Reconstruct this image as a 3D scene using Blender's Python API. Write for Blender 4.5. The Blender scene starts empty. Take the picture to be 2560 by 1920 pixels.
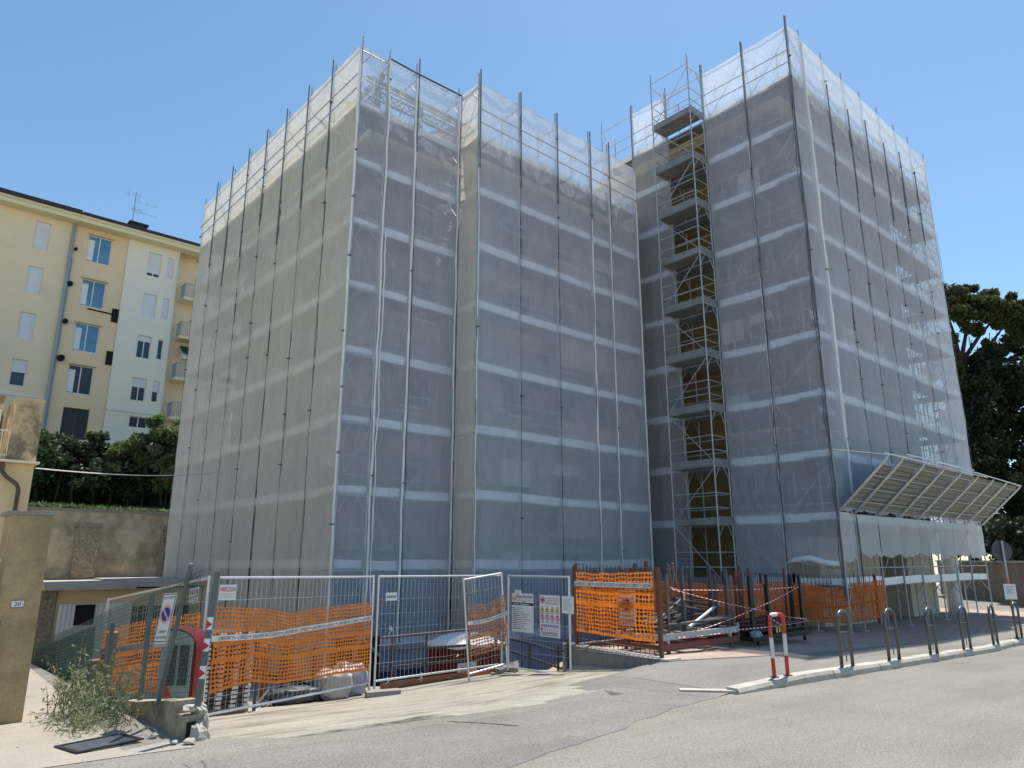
import bpy, math, random
import numpy as np
from mathutils import Vector, Matrix, noise
R = math.radians
rng = random.Random(7)
scene = bpy.context.scene
COL = scene.collection

# ------------------------------------------------------------------ helpers
class MB:
    """collects boxes, tubes and quads in world coordinates and links them as ONE mesh object"""
    def __init__(s):
        s.v = []; s.f = []; s.uv = {}
    def vert(s, p):
        s.v.append(tuple(p)); return len(s.v) - 1
    def face(s, pts, uv=None):
        i = [s.vert(p) for p in pts]
        if uv: s.uv[len(s.f)] = uv
        s.f.append(i)
    def box(s, a, b):
        (x0, y0, z0), (x1, y1, z1) = a, b
        x0, x1 = min(x0, x1), max(x0, x1); y0, y1 = min(y0, y1), max(y0, y1); z0, z1 = min(z0, z1), max(z0, z1)
        n = len(s.v)
        s.v += [(x0,y0,z0),(x1,y0,z0),(x1,y1,z0),(x0,y1,z0),(x0,y0,z1),(x1,y0,z1),(x1,y1,z1),(x0,y1,z1)]
        for q in ((0,3,2,1),(4,5,6,7),(0,1,5,4),(1,2,6,5),(2,3,7,6),(3,0,4,7)):
            s.f.append([n+k for k in q])
        return s
    def obox(s, o, u, v, w):
        """box from corner o along three edge vectors"""
        o, u, v, w = Vector(o), Vector(u), Vector(v), Vector(w)
        n = len(s.v)
        for p in (o, o+u, o+u+v, o+v, o+w, o+u+w, o+u+v+w, o+v+w): s.v.append(tuple(p))
        qs = ((0,3,2,1),(4,5,6,7),(0,1,5,4),(1,2,6,5),(2,3,7,6),(3,0,4,7))
        if u.cross(v).dot(w) < 0: qs = [tuple(reversed(q)) for q in qs]
        for q in qs: s.f.append([n+k for k in q])
        return s
    def tube(s, p, q, r, k=8, r2=None, caps=True):
        p, q = Vector(p), Vector(q); d = q - p
        if d.length < 1e-6: return s
        d.normalize(); a = d.orthogonal().normalized(); b = d.cross(a); r2 = r if r2 is None else r2
        n = len(s.v)
        for i in range(k):
            t = 2*math.pi*i/k; e = a*math.cos(t) + b*math.sin(t)
            s.v.append(tuple(p + e*r)); s.v.append(tuple(q + e*r2))
        for i in range(k):
            j = (i+1) % k; s.f.append([n+2*i, n+2*j, n+2*j+1, n+2*i+1])
        if caps:
            s.f.append([n+2*i for i in reversed(range(k))]); s.f.append([n+2*i+1 for i in range(k)])
        return s
    def path(s, pts, r, k=8):
        """tube swept along a polyline"""
        pts = [Vector(p) for p in pts]; n0 = len(s.v); a = None
        for i, p in enumerate(pts):
            d = (pts[min(i+1, len(pts)-1)] - pts[max(i-1, 0)]).normalized()
            a = d.orthogonal().normalized() if a is None else (a - d*a.dot(d)).normalized()
            b = d.cross(a)
            rr = r[i] if isinstance(r, (list, tuple)) else r
            for j in range(k):
                t = 2*math.pi*j/k; s.v.append(tuple(p + (a*math.cos(t) + b*math.sin(t))*rr))
        for i in range(len(pts)-1):
            for j in range(k):
                l = (j+1) % k
                s.f.append([n0+i*k+j, n0+i*k+l, n0+(i+1)*k+l, n0+(i+1)*k+j])
        s.f.append([n0+j for j in reversed(range(k))]); e = n0+(len(pts)-1)*k
        s.f.append([e+j for j in range(k)])
        return s
    def prism(s, poly, z0, z1):
        n = len(s.v); k = len(poly)
        area = sum(poly[i][0]*poly[(i+1)%k][1]-poly[(i+1)%k][0]*poly[i][1] for i in range(k))
        if area < 0: poly = poly[::-1]
        for x, y in poly: s.v.append((x, y, z0))
        for x, y in poly: s.v.append((x, y, z1))
        for i in range(k):
            j = (i+1) % k; s.f.append([n+i, n+j, n+k+j, n+k+i])
        s.f.append([n+i for i in reversed(range(k))]); s.f.append([n+k+i for i in range(k)])
        return s
    def grid(s, fn, nu, nv, su=1.0, sv=1.0):
        n = len(s.v)
        for j in range(nv+1):
            for i in range(nu+1): s.v.append(tuple(fn(i/nu, j/nv)))
        for j in range(nv):
            for i in range(nu):
                s.uv[len(s.f)] = [(i/nu*su, j/nv*sv), ((i+1)/nu*su, j/nv*sv), ((i+1)/nu*su, (j+1)/nv*sv), (i/nu*su, (j+1)/nv*sv)]
                s.f.append([n+j*(nu+1)+i, n+j*(nu+1)+i+1, n+(j+1)*(nu+1)+i+1, n+(j+1)*(nu+1)+i])
        return s
    def disc(s, c, u, v, r, k=24, thick=None):
        c, u, v = Vector(c), Vector(u), Vector(v)
        s.face([c + u*(r*math.cos(2*math.pi*i/k)) + v*(r*math.sin(2*math.pi*i/k)) for i in range(k)])
        return s
    def ring(s, c, u, v, r0, r1, k=28):
        c, u, v = Vector(c), Vector(u), Vector(v)
        for i in range(k):
            t0, t1 = 2*math.pi*i/k, 2*math.pi*(i+1)/k
            e = lambda t, r: c + u*(r*math.cos(t)) + v*(r*math.sin(t))
            s.face([e(t0, r0), e(t0, r1), e(t1, r1), e(t1, r0)])
        return s
    def build(s, name, mat, parent=None, smooth=False, label=None):
        me = bpy.data.meshes.new(name)
        off = parent_world(parent)
        if parent is not None: vs = [(x-off[0], y-off[1], z-off[2]) for x, y, z in s.v]
        else: vs = s.v
        me.from_pydata(vs, [], s.f)
        if s.uv:
            lay = me.uv_layers.new(name='UVMap')
            for p in me.polygons:
                u = s.uv.get(p.index)
                if u:
                    for li, c in zip(p.loop_indices, u): lay.data[li].uv = c
        me.materials.append(mat)
        if smooth: me.polygons.foreach_set('use_smooth', [True]*len(me.polygons))
        me.update()
        o = bpy.data.objects.new(name, me); COL.objects.link(o)
        if parent is not None: o.parent = parent
        if label: o['label'] = label
        return o

def parent_world(p):
    t = Vector((0, 0, 0))
    while p is not None:
        t += p.location; p = p.parent
    return t

def tag(o, label, cat, group=None):
    o['label'] = label; o['category'] = cat
    if group: o['group'] = group
    return o

def thing(name, label, cat, loc=(0, 0, 0), group=None):
    o = bpy.data.objects.new(name, None); COL.objects.link(o)
    o.location = loc; o.empty_display_size = .2
    return tag(o, label, cat, group)

def copy_tree(o, parent=None, dloc=(0, 0, 0)):
    c = o.copy(); COL.objects.link(c)
    if parent is not None: c.parent = parent
    else: c.location = o.location + Vector(dloc)
    for ch in list(o.children): copy_tree(ch, c)
    return c

def setting(o, kind='structure'):
    o['kind'] = kind; return o

def origin_to(o, loc):
    """moves a single-mesh thing's origin to loc without moving the mesh"""
    d = Vector(loc)
    o.data.transform(Matrix.Translation(-d)); o.location = d
    return o

def lettering(body, height, o, u, v, mat, name, parent, width=None, off=.003, centre=False):
    """flat lettering as a mesh: origin o, reading along u, up along v"""
    cu = bpy.data.curves.new('lettering', 'FONT'); cu.body = body; cu.size = 1.0; cu.resolution_u = 2
    t = bpy.data.objects.new('lettering', cu); COL.objects.link(t)
    dg = bpy.context.evaluated_depsgraph_get()
    me = bpy.data.meshes.new_from_object(t.evaluated_get(dg))
    bpy.data.objects.remove(t); bpy.data.curves.remove(cu)
    xs = [q.co.x for q in me.vertices] or [0, 1]; w = max(xs) - min(xs); x0 = min(xs)
    sy = height / .73
    sx = sy if width is None else width / max(w, 1e-3)
    u, v = Vector(u).normalized(), Vector(v).normalized(); nrm = u.cross(v); o = Vector(o)
    base = parent_world(parent)
    for q in me.vertices:
        x = (q.co.x - x0 - (w/2 if centre else 0)) * sx
        q.co = o + u*x + v*(q.co.y*sy) + nrm*off - base
    me.materials.clear(); me.materials.append(mat); me.name = name
    ob = bpy.data.objects.new(name, me); COL.objects.link(ob)
    if parent is not None: ob.parent = parent
    return ob

# ------------------------------------------------------------------ materials
MATS = {}
def nodes(name):
    m = bpy.data.materials.new(name); m.use_nodes = True
    nt = m.node_tree; nt.nodes.clear()
    out = nt.nodes.new('ShaderNodeOutputMaterial')
    return m, nt, out
def N(nt, t, **k):
    n = nt.nodes.new(t)
    for a, b in k.items():
        if a in ('inputs',):
            for i, val in b.items(): n.inputs[i].default_value = val
        else: setattr(n, a, b)
    return n
def math_node(nt, op, a, b=None, c=None):
    n = nt.nodes.new('ShaderNodeMath'); n.operation = op
    for i, x in enumerate((a, b, c)):
        if x is None: continue
        if isinstance(x, (int, float)): n.inputs[i].default_value = x
        else: nt.links.new(x, n.inputs[i])
    return n.outputs[0]
def ramp(nt, fac, stops):
    n = nt.nodes.new('ShaderNodeValToRGB'); e = n.color_ramp.elements
    while len(e) < len(stops): e.new(.5)
    for x, (p, c) in zip(e, stops):
        x.position = p; x.color = (*c, 1) if len(c) == 3 else c
    nt.links.new(fac, n.inputs[0]); return n.outputs[0]
def mul(c, k): return tuple(max(0, min(1, x*k)) for x in c)
def vec(nt, space='Object', scale=(1, 1, 1)):
    tc = N(nt, 'ShaderNodeTexCoord'); mp = N(nt, 'ShaderNodeMapping')
    mp.inputs['Scale'].default_value = scale
    nt.links.new(tc.outputs[space], mp.inputs['Vector']); return mp.outputs[0]
def pm(name, col, rough=.8, metal=0, var=.15, scale=3, fine=None, finev=.0, bump=0, bscale=40, stain=None, stain_amt=.5, stain_scale=.6, stretch=(1, 1, 1), spec=.4, stain_lo=.52, stain_hi=.7):
    """procedural surface: base colour with soft variation, fine grain, stains and bump"""
    m, nt, out = nodes(name)
    b = N(nt, 'ShaderNodeBsdfPrincipled'); nt.links.new(b.outputs[0], out.inputs[0])
    b.inputs['Roughness'].default_value = rough; b.inputs['Metallic'].default_value = metal
    b.inputs['Specular IOR Level'].default_value = spec
    v = vec(nt, 'Object', stretch)
    n1 = N(nt, 'ShaderNodeTexNoise', inputs={'Scale': scale, 'Detail': 6, 'Roughness': .6}); nt.links.new(v, n1.inputs['Vector'])
    c = ramp(nt, n1.outputs[0], [(.25, mul(col, 1-var)), (.75, mul(col, 1+var))])
    if fine:
        n2 = N(nt, 'ShaderNodeTexNoise', inputs={'Scale': fine, 'Detail': 3, 'Roughness': .7}); nt.links.new(v, n2.inputs['Vector'])
        g = ramp(nt, n2.outputs[0], [(.3, (1-finev,)*3), (.7, (1+finev,)*3)])
        mx = N(nt, 'ShaderNodeMix', data_type='RGBA', blend_type='MULTIPLY'); mx.inputs[0].default_value = 1
        nt.links.new(c, mx.inputs[6]); nt.links.new(g, mx.inputs[7]); c = mx.outputs[2]
    if stain:
        n3 = N(nt, 'ShaderNodeTexNoise', inputs={'Scale': stain_scale, 'Detail': 8, 'Roughness': .68}); nt.links.new(v, n3.inputs['Vector'])
        f = ramp(nt, n3.outputs[0], [(stain_lo, (0, 0, 0)), (stain_hi, (stain_amt,)*3)])
        mx = N(nt, 'ShaderNodeMix', data_type='RGBA'); nt.links.new(f, mx.inputs[0]); nt.links.new(c, mx.inputs[6])
        mx.inputs[7].default_value = (*stain, 1); c = mx.outputs[2]
    nt.links.new(c, b.inputs['Base Color'])
    if bump:
        n4 = N(nt, 'ShaderNodeTexNoise', inputs={'Scale': bscale, 'Detail': 5, 'Roughness': .65}); nt.links.new(v, n4.inputs['Vector'])
        bp = N(nt, 'ShaderNodeBump'); bp.inputs['Strength'].default_value = bump; bp.inputs['Distance'].default_value = .02
        nt.links.new(n4.outputs[0], bp.inputs['Height']); nt.links.new(bp.outputs[0], b.inputs['Normal'])
    MATS[name] = m
    return m

def net_material(name, col=(.78, .79, .8), cover=.55, trans=.47, hem=False):
    """woven debris netting: open weave lets light and view through, threads scatter and transmit"""
    m, nt, out = nodes(name)
    tr = N(nt, 'ShaderNodeBsdfTransparent'); di = N(nt, 'ShaderNodeBsdfDiffuse'); tl = N(nt, 'ShaderNodeBsdfTranslucent')
    di.inputs[0].default_value = (*col, 1); tl.inputs[0].default_value = (*col, 1)
    mx = N(nt, 'ShaderNodeMixShader'); mx.inputs[0].default_value = trans
    nt.links.new(di.outputs[0], mx.inputs[1]); nt.links.new(tl.outputs[0], mx.inputs[2])
    v = vec(nt, 'Object', (1, 1, .22))
    n1 = N(nt, 'ShaderNodeTexNoise', inputs={'Scale': 1.1, 'Detail': 7, 'Roughness': .66}); nt.links.new(v, n1.inputs['Vector'])
    v2 = vec(nt, 'Object', (9, 9, .6))
    n2 = N(nt, 'ShaderNodeTexNoise', inputs={'Scale': 2.0, 'Detail': 4, 'Roughness': .6}); nt.links.new(v2, n2.inputs['Vector'])
    oi = N(nt, 'ShaderNodeObjectInfo')
    a = math_node(nt, 'MULTIPLY_ADD', n1.outputs[0], .18, cover - .09)
    a = math_node(nt, 'ADD', a, math_node(nt, 'MULTIPLY_ADD', oi.outputs['Random'], .09, -.045))
    # slack creases between the ties
    v3 = vec(nt, 'Object', (1.3, 1.3, .5)); n3 = N(nt, 'ShaderNodeTexNoise', inputs={'Scale': 2.4, 'Detail': 6, 'Roughness': .6, 'Distortion': .8}); nt.links.new(v3, n3.inputs['Vector'])
    bp = N(nt, 'ShaderNodeBump'); bp.inputs['Strength'].default_value = .5; bp.inputs['Distance'].default_value = .16; nt.links.new(n3.outputs[0], bp.inputs['Height'])
    nt.links.new(bp.outputs[0], di.inputs['Normal']); nt.links.new(bp.outputs[0], tl.inputs['Normal'])
    dirt = ramp(nt, n3.outputs[0], [(.3, mul(col, .88)), (.65, col)]); nt.links.new(dirt, di.inputs[0])
    a = math_node(nt, 'ADD', a, math_node(nt, 'MULTIPLY_ADD', n2.outputs[0], .10, -.05))
    # a woven sheet closes up the more obliquely it is crossed: 1-(1-a)^(1/cos)
    ge = N(nt, 'ShaderNodeNewGeometry'); dt = N(nt, 'ShaderNodeVectorMath', operation='DOT_PRODUCT')
    nt.links.new(ge.outputs['Incoming'], dt.inputs[0]); nt.links.new(ge.outputs['Normal'], dt.inputs[1])
    cs = math_node(nt, 'MAXIMUM', math_node(nt, 'ABSOLUTE', dt.outputs['Value']), .30)
    a = math_node(nt, 'SUBTRACT', 1.0, math_node(nt, 'POWER', math_node(nt, 'SUBTRACT', 1.0, a), math_node(nt, 'POWER', cs, -.4)))
    fx = N(nt, 'ShaderNodeMixShader'); nt.links.new(a, fx.inputs[0])
    nt.links.new(tr.outputs[0], fx.inputs[1]); nt.links.new(mx.outputs[0], fx.inputs[2]); nt.links.new(fx.outputs[0], out.inputs[0])
    return m

def orange_net_material(name, col=(.9, .26, .025), cw=.062, ch=.05, hole=.37, bands=()):
    """extruded plastic barrier mesh: oval holes in metre-scaled UVs, solid selvage bands"""
    m, nt, out = nodes(name)
    uvn = N(nt, 'ShaderNodeUVMap'); sp = N(nt, 'ShaderNodeSeparateXYZ')
    wob = N(nt, 'ShaderNodeTexNoise', inputs={'Scale': 5, 'Detail': 2}); nt.links.new(uvn.outputs[0], wob.inputs['Vector'])
    nt.links.new(uvn.outputs[0], sp.inputs[0])
    row = math_node(nt, 'DIVIDE', sp.outputs[1], ch)
    col_ = math_node(nt, 'DIVIDE', sp.outputs[0], cw)
    row = math_node(nt, 'ADD', row, math_node(nt, 'MULTIPLY', wob.outputs[0], .8))
    col_ = math_node(nt, 'ADD', col_, math_node(nt, 'MULTIPLY', wob.outputs[1] if False else wob.outputs[0], 1.3))
    fx = math_node(nt, 'SUBTRACT', math_node(nt, 'FRACT', col_), .5)
    fy = math_node(nt, 'SUBTRACT', math_node(nt, 'FRACT', row), .5)
    ex = math_node(nt, 'POWER', math_node(nt, 'ABSOLUTE', math_node(nt, 'DIVIDE', fx, hole)), 2.4)
    ey = math_node(nt, 'POWER', math_node(nt, 'ABSOLUTE', math_node(nt, 'DIVIDE', fy, hole*.95)), 2.4)
    solid = math_node(nt, 'GREATER_THAN', math_node(nt, 'ADD', ex, ey), 1.0)
    for c, w in bands:
        bnd = math_node(nt, 'LESS_THAN', math_node(nt, 'ABSOLUTE', math_node(nt, 'SUBTRACT', sp.outputs[1], c)), w)
        solid = math_node(nt, 'MAXIMUM', solid, bnd)
    b = N(nt, 'ShaderNodeBsdfPrincipled'); b.inputs['Roughness'].default_value = .45
    n1 = N(nt, 'ShaderNodeTexNoise', inputs={'Scale': 2.2, 'Detail': 4}); nt.links.new(uvn.outputs[0], n1.inputs['Vector'])
    c = ramp(nt, n1.outputs[0], [(.3, mul(col, .82)), (.72, mul(col, 1.12))]); nt.links.new(c, b.inputs['Base Color'])
    tl = N(nt, 'ShaderNodeBsdfTranslucent'); nt.links.new(c, tl.inputs[0])
    ms = N(nt, 'ShaderNodeMixShader'); ms.inputs[0].default_value = .45
    nt.links.new(b.outputs[0], ms.inputs[1]); nt.links.new(tl.outputs[0], ms.inputs[2])
    tr = N(nt, 'ShaderNodeBsdfTransparent'); fxs = N(nt, 'ShaderNodeMixShader'); nt.links.new(solid, fxs.inputs[0])
    nt.links.new(tr.outputs[0], fxs.inputs[1]); nt.links.new(ms.outputs[0], fxs.inputs[2]); nt.links.new(fxs.outputs[0], out.inputs[0])
    return m

def stripe_material(name, period, c1, c2, axis=0, rough=.5, duty=.5):
    m, nt, out = nodes(name)
    uvn = N(nt, 'ShaderNodeUVMap'); sp = N(nt, 'ShaderNodeSeparateXYZ'); nt.links.new(uvn.outputs[0], sp.inputs[0])
    f = math_node(nt, 'LESS_THAN', math_node(nt, 'FRACT', math_node(nt, 'DIVIDE', sp.outputs[axis], period)), duty)
    mx = N(nt, 'ShaderNodeMix', data_type='RGBA'); nt.links.new(f, mx.inputs[0])
    mx.inputs[6].default_value = (*c1, 1); mx.inputs[7].default_value = (*c2, 1)
    b = N(nt, 'ShaderNodeBsdfPrincipled'); b.inputs['Roughness'].default_value = rough
    nt.links.new(mx.outputs[2], b.inputs['Base Color']); nt.links.new(b.outputs[0], out.inputs[0])
    return m

def leaf_material(name, dark, light, scale=.6, trans=.3):
    m, nt, out = nodes(name)
    v = vec(nt, 'Object')
    n1 = N(nt, 'ShaderNodeTexNoise', inputs={'Scale': scale, 'Detail': 5, 'Roughness': .7}); nt.links.new(v, n1.inputs['Vector'])
    c = ramp(nt, n1.outputs[0], [(.3, dark), (.7, light)])
    b = N(nt, 'ShaderNodeBsdfPrincipled'); b.inputs['Roughness'].default_value = .55; b.inputs['Specular IOR Level'].default_value = .25
    nt.links.new(c, b.inputs['Base Color'])
    tl = N(nt, 'ShaderNodeBsdfTranslucent'); nt.links.new(c, tl.inputs[0])
    ms = N(nt, 'ShaderNodeMixShader'); ms.inputs[0].default_value = trans
    nt.links.new(b.outputs[0], ms.inputs[1]); nt.links.new(tl.outputs[0], ms.inputs[2]); nt.links.new(ms.outputs[0], out.inputs[0])
    return m

def asphalt_material(name, col, var=.1, crack=.0, patch=.15, speck=.35):
    m, nt, out = nodes(name)
    v = vec(nt, 'Object')
    b = N(nt, 'ShaderNodeBsdfPrincipled'); b.inputs['Roughness'].default_value = .9; b.inputs['Specular IOR Level'].default_value = .25
    vo = N(nt, 'ShaderNodeTexNoise', inputs={'Scale': 48, 'Detail': 4, 'Roughness': .85}); nt.links.new(v, vo.inputs['Vector'])
    g = ramp(nt, vo.outputs[0], [(.32, (1-speck,)*3), (.5, (1, 1, 1)), (.72, (1+speck,)*3)])
    n1 = N(nt, 'ShaderNodeTexNoise', inputs={'Scale': .45, 'Detail': 9, 'Roughness': .62}); nt.links.new(v, n1.inputs['Vector'])
    c = ramp(nt, n1.outputs[0], [(.3, mul(col, 1-patch)), (.55, col), (.75, mul(col, 1+patch*.7))])
    mx = N(nt, 'ShaderNodeMix', data_type='RGBA', blend_type='MULTIPLY'); mx.inputs[0].default_value = 1
    nt.links.new(c, mx.inputs[6]); nt.links.new(g, mx.inputs[7]); c = mx.outputs[2]
    # long worn streaks along the street and fine cracks
    v2 = vec(nt, 'Object', (.12, 1.1, 1))
    n2 = N(nt, 'ShaderNodeTexNoise', inputs={'Scale': 1.6, 'Detail': 5, 'Roughness': .55}); nt.links.new(v2, n2.inputs['Vector'])
    s = ramp(nt, n2.outputs[0], [(.35, (.9,)*3), (.65, (1.06,)*3)])
    mx = N(nt, 'ShaderNodeMix', data_type='RGBA', blend_type='MULTIPLY'); mx.inputs[0].default_value = 1
    nt.links.new(c, mx.inputs[6]); nt.links.new(s, mx.inputs[7]); c = mx.outputs[2]
    if crack:
        wv = N(nt, 'ShaderNodeTexNoise', inputs={'Scale': .9, 'Detail': 4}); nt.links.new(v, wv.inputs['Vector'])
        mxv = N(nt, 'ShaderNodeMix', data_type='VECTOR'); mxv.inputs[0].default_value = .25
        nt.links.new(v, mxv.inputs[4]); nt.links.new(wv.outputs[1], mxv.inputs[5])
        vd = N(nt, 'ShaderNodeTexVoronoi', feature='DISTANCE_TO_EDGE'); vd.inputs['Scale'].default_value = .42
        nt.links.new(mxv.outputs[1], vd.inputs['Vector'])
        nm = N(nt, 'ShaderNodeTexNoise', inputs={'Scale': .5, 'Detail': 2}); nt.links.new(v, nm.inputs['Vector'])
        ln = math_node(nt, 'LESS_THAN', vd.outputs[0], .003)
        ln = math_node(nt, 'MULTIPLY', ln, math_node(nt, 'GREATER_THAN', nm.outputs[0], .52))
        ln = math_node(nt, 'MULTIPLY', ln, crack)
        mx = N(nt, 'ShaderNodeMix', data_type='RGBA'); nt.links.new(ln, mx.inputs[0]); nt.links.new(c, mx.inputs[6])
        mx.inputs[7].default_value = (.03, .028, .025, 1); c = mx.outputs[2]
    nt.links.new(c, b.inputs['Base Color'])
    bp = N(nt, 'ShaderNodeBump'); bp.inputs['Strength'].default_value = .35; bp.inputs['Distance'].default_value = .008
    nt.links.new(vo.outputs[0], bp.inputs['Height']); nt.links.new(bp.outputs[0], b.inputs['Normal'])
    nt.links.new(b.outputs[0], out.inputs[0])
    return m

def brick_material(name, c1, c2, mortar, bw=.22, bh=.11, ms=.008, plane='xy', rough=.85, var=.2):
    m, nt, out = nodes(name)
    v = vec(nt, 'Object')
    if plane != 'xy':
        sp = N(nt, 'ShaderNodeSeparateXYZ'); cb = N(nt, 'ShaderNodeCombineXYZ'); nt.links.new(v, sp.inputs[0])
        nt.links.new(sp.outputs[0 if plane == 'xz' else 1], cb.inputs[0]); nt.links.new(sp.outputs[2], cb.inputs[1]); vv = cb.outputs[0]
    else: vv = v
    br = N(nt, 'ShaderNodeTexBrick'); nt.links.new(vv, br.inputs['Vector'])
    br.inputs['Color1'].default_value = (*c1, 1); br.inputs['Color2'].default_value = (*c2, 1); br.inputs['Mortar'].default_value = (*mortar, 1)
    br.inputs['Scale'].default_value = 1; br.inputs['Brick Width'].default_value = bw; br.inputs['Row Height'].default_value = bh
    br.inputs['Mortar Size'].default_value = ms; br.inputs['Bias'].default_value = 0
    n1 = N(nt, 'ShaderNodeTexNoise', inputs={'Scale': 1.4, 'Detail': 8, 'Roughness': .65}); nt.links.new(v, n1.inputs['Vector'])
    g = ramp(nt, n1.outputs[0], [(.3, (1-var,)*3), (.7, (1+var,)*3)])
    mx = N(nt, 'ShaderNodeMix', data_type='RGBA', blend_type='MULTIPLY'); mx.inputs[0].default_value = 1
    nt.links.new(br.outputs[0], mx.inputs[6]); nt.links.new(g, mx.inputs[7])
    b = N(nt, 'ShaderNodeBsdfPrincipled'); b.inputs['Roughness'].default_value = rough
    nt.links.new(mx.outputs[2], b.inputs['Base Color'])
    bp = N(nt, 'ShaderNodeBump'); bp.inputs['Strength'].default_value = .3; bp.inputs['Distance'].default_value = .01; bp.invert = True
    nt.links.new(br.outputs[1], bp.inputs['Height']); nt.links.new(bp.outputs[0], b.inputs['Normal'])
    nt.links.new(b.outputs[0], out.inputs[0])
    return m

M = {}
M['galv'] = pm('galvanised_steel', (.42, .44, .46), rough=.5, metal=.3, var=.2, scale=2.2, fine=30, finev=.1)
M['galv_bright'] = pm('bright_galvanised_steel', (.68, .69, .7), rough=.35, metal=.8, var=.12, scale=3)
M['galv_dark'] = pm('weathered_steel_tube', (.2, .21, .22), rough=.5, metal=.6, var=.25, scale=3)
M['deck'] = pm('scaffold_deck_steel', (.27, .28, .29), rough=.55, metal=.35, var=.25, scale=1.5, fine=14, finev=.15)
M['toe'] = pm('aluminium_toe_board', (.80, .81, .81), rough=.5, metal=.1, var=.1, scale=2)
M['net'] = net_material('white_debris_netting', col=(.83, .87, .97), cover=.54, trans=.48)
M['net_bounce_lit'] = net_material('bounce_warmed_netting', col=(.97, .89, .79), cover=.66, trans=.36)  # warm bounce light on these faces is put into the net colour
M['net_dense'] = net_material('doubled_debris_netting', col=(.86, .87, .88), cover=.76)
M['shade_blue'] = pm('blue_shade_sheet', (.025, .06, .15), rough=.6, var=.25, bump=.5, bscale=5)  # deep blue shade of the lower netting, given as a sheet colour
M['basement'] = pm('basement_shade_colour', (.05, .06, .09), rough=.9, var=.25)  # dim void behind the netting painted as a dark wall colour
M['tar'] = pm('tar_filled_crack', (.035, .032, .03), rough=.8, var=.3)
M['rope'] = pm('bunched_white_net_edge', (.75, .75, .74), rough=.8, var=.1)
M['lace'] = pm('grey_lacing_cord', (.10, .10, .10), rough=.7)
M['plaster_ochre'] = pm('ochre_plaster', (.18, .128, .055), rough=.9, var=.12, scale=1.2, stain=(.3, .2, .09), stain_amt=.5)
M['plaster_beige'] = pm('pinkish_beige_plaster', (.38, .335, .295), rough=.9, var=.15, scale=.8, stain=(.3, .22, .16), stain_amt=.5)
M['plaster_rose'] = pm('old_buff_plaster', (.42, .33, .26), rough=.9, var=.15, scale=.8)
M['cream'] = pm('cream_plaster', (.91, .72, .50), rough=.92, var=.05, scale=.5, fine=60, finev=.05, stain=(.6, .5, .3), stain_amt=.35, stain_scale=.35)
M['cream_warm'] = pm('warm_stained_plaster', (.90, .66, .43), rough=.92, var=.08, scale=.5, stain=(.62, .42, .2), stain_amt=.5, stain_scale=.25)
M['cream_pale'] = pm('pale_plaster', (.90, .81, .68), rough=.92, var=.04, scale=.5, fine=60, finev=.04)
M['cornice'] = pm('pale_cornice', (.85, .75, .52), rough=.9, var=.05)
M['roofdark'] = pm('dark_roof_edge', (.045, .035, .045), rough=.7, var=.2)
M['tile'] = pm('weathered_roof_tile', (.35, .27, .2), rough=.9, var=.35, scale=6)
M['shutter'] = pm('white_roller_shutter', (.8, .79, .8), rough=.6, var=.06, scale=2)
M['glassdark'] = pm('dark_window_glass', (.03, .04, .05), rough=.12, var=.3, spec=.6)
M['glassblue'] = pm('sky_painted_window_glass', (.10, .25, .42), rough=.12, var=.35, scale=1.3, spec=.7)  # sky reflection painted into the blue base colour
M['dark'] = pm('black_recess', (.012, .012, .013), rough=.9, var=.2)
M['white'] = pm('white_paint', (.78, .78, .77), rough=.5, var=.04)
M['paper'] = pm('white_printed_board', (.74, .74, .73), rough=.5, var=.03)
M['black'] = pm('black_paint', (.02, .02, .022), rough=.5, var=.2)
M['ink'] = pm('dark_ink', (.04, .04, .045), rough=.6, var=.1)
M['inkgrey'] = pm('grey_print', (.2, .2, .21), rough=.6, var=.1)
M['redink'] = pm('red_print', (.55, .03, .03), rough=.5, var=.08)
M['yellowink'] = pm('yellow_print', (.8, .58, .02), rough=.5, var=.05)
M['blueink'] = pm('blue_print', (.015, .04, .32), rough=.5, var=.08)
M['pinkink'] = pm('faded_red_print', (.72, .42, .36), rough=.5, var=.08)
M['red'] = pm('red_paint', (.55, .05, .025), rough=.42, var=.15, scale=6, stain=(.3, .05, .03), stain_amt=.4, stain_scale=4)
M['redplastic'] = pm('red_plastic', (.13, .008, .012), rough=.4, var=.08)
M['whitepaint_worn'] = pm('chipped_white_paint', (.7, .69, .67), rough=.55, var=.06, stain=(.25, .2, .17), stain_amt=.7, stain_scale=9, stain_lo=.6)
M['rust'] = pm('rusty_iron', (.17, .07, .045), rough=.8, var=.3, scale=5, stain=(.06, .035, .03), stain_amt=.6, stain_scale=3)
M['rustpale'] = pm('flaking_rusty_steel', (.25, .14, .09), rough=.85, var=.3, scale=9, stain=(.5, .45, .4), stain_amt=.8, stain_scale=8)
M['redoxide'] = pm('red_oxide_steel', (.17, .05, .038), rough=.6, var=.2, scale=5)
M['ironblack'] = pm('black_iron', (.025, .025, .028), rough=.5, metal=.3, var=.3)
M['slate'] = pm('slate_grey_steel', (.075, .085, .1), rough=.5, metal=.3, var=.25, scale=5)
M['rackgrey'] = pm('grey_painted_rack', (.12, .125, .13), rough=.38, metal=.55, var=.15, scale=4)
M['concrete'] = pm('old_concrete', (.30, .28, .25), rough=.95, var=.2, scale=4, fine=60, finev=.2, bump=.5, stain=(.13, .12, .09), stain_amt=.6, stain_scale=2)
M['roughcast'] = pm('roughcast_concrete', (.27, .26, .24), rough=.95, var=.2, scale=6, fine=45, finev=.45, bump=.8, bscale=45)
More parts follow.
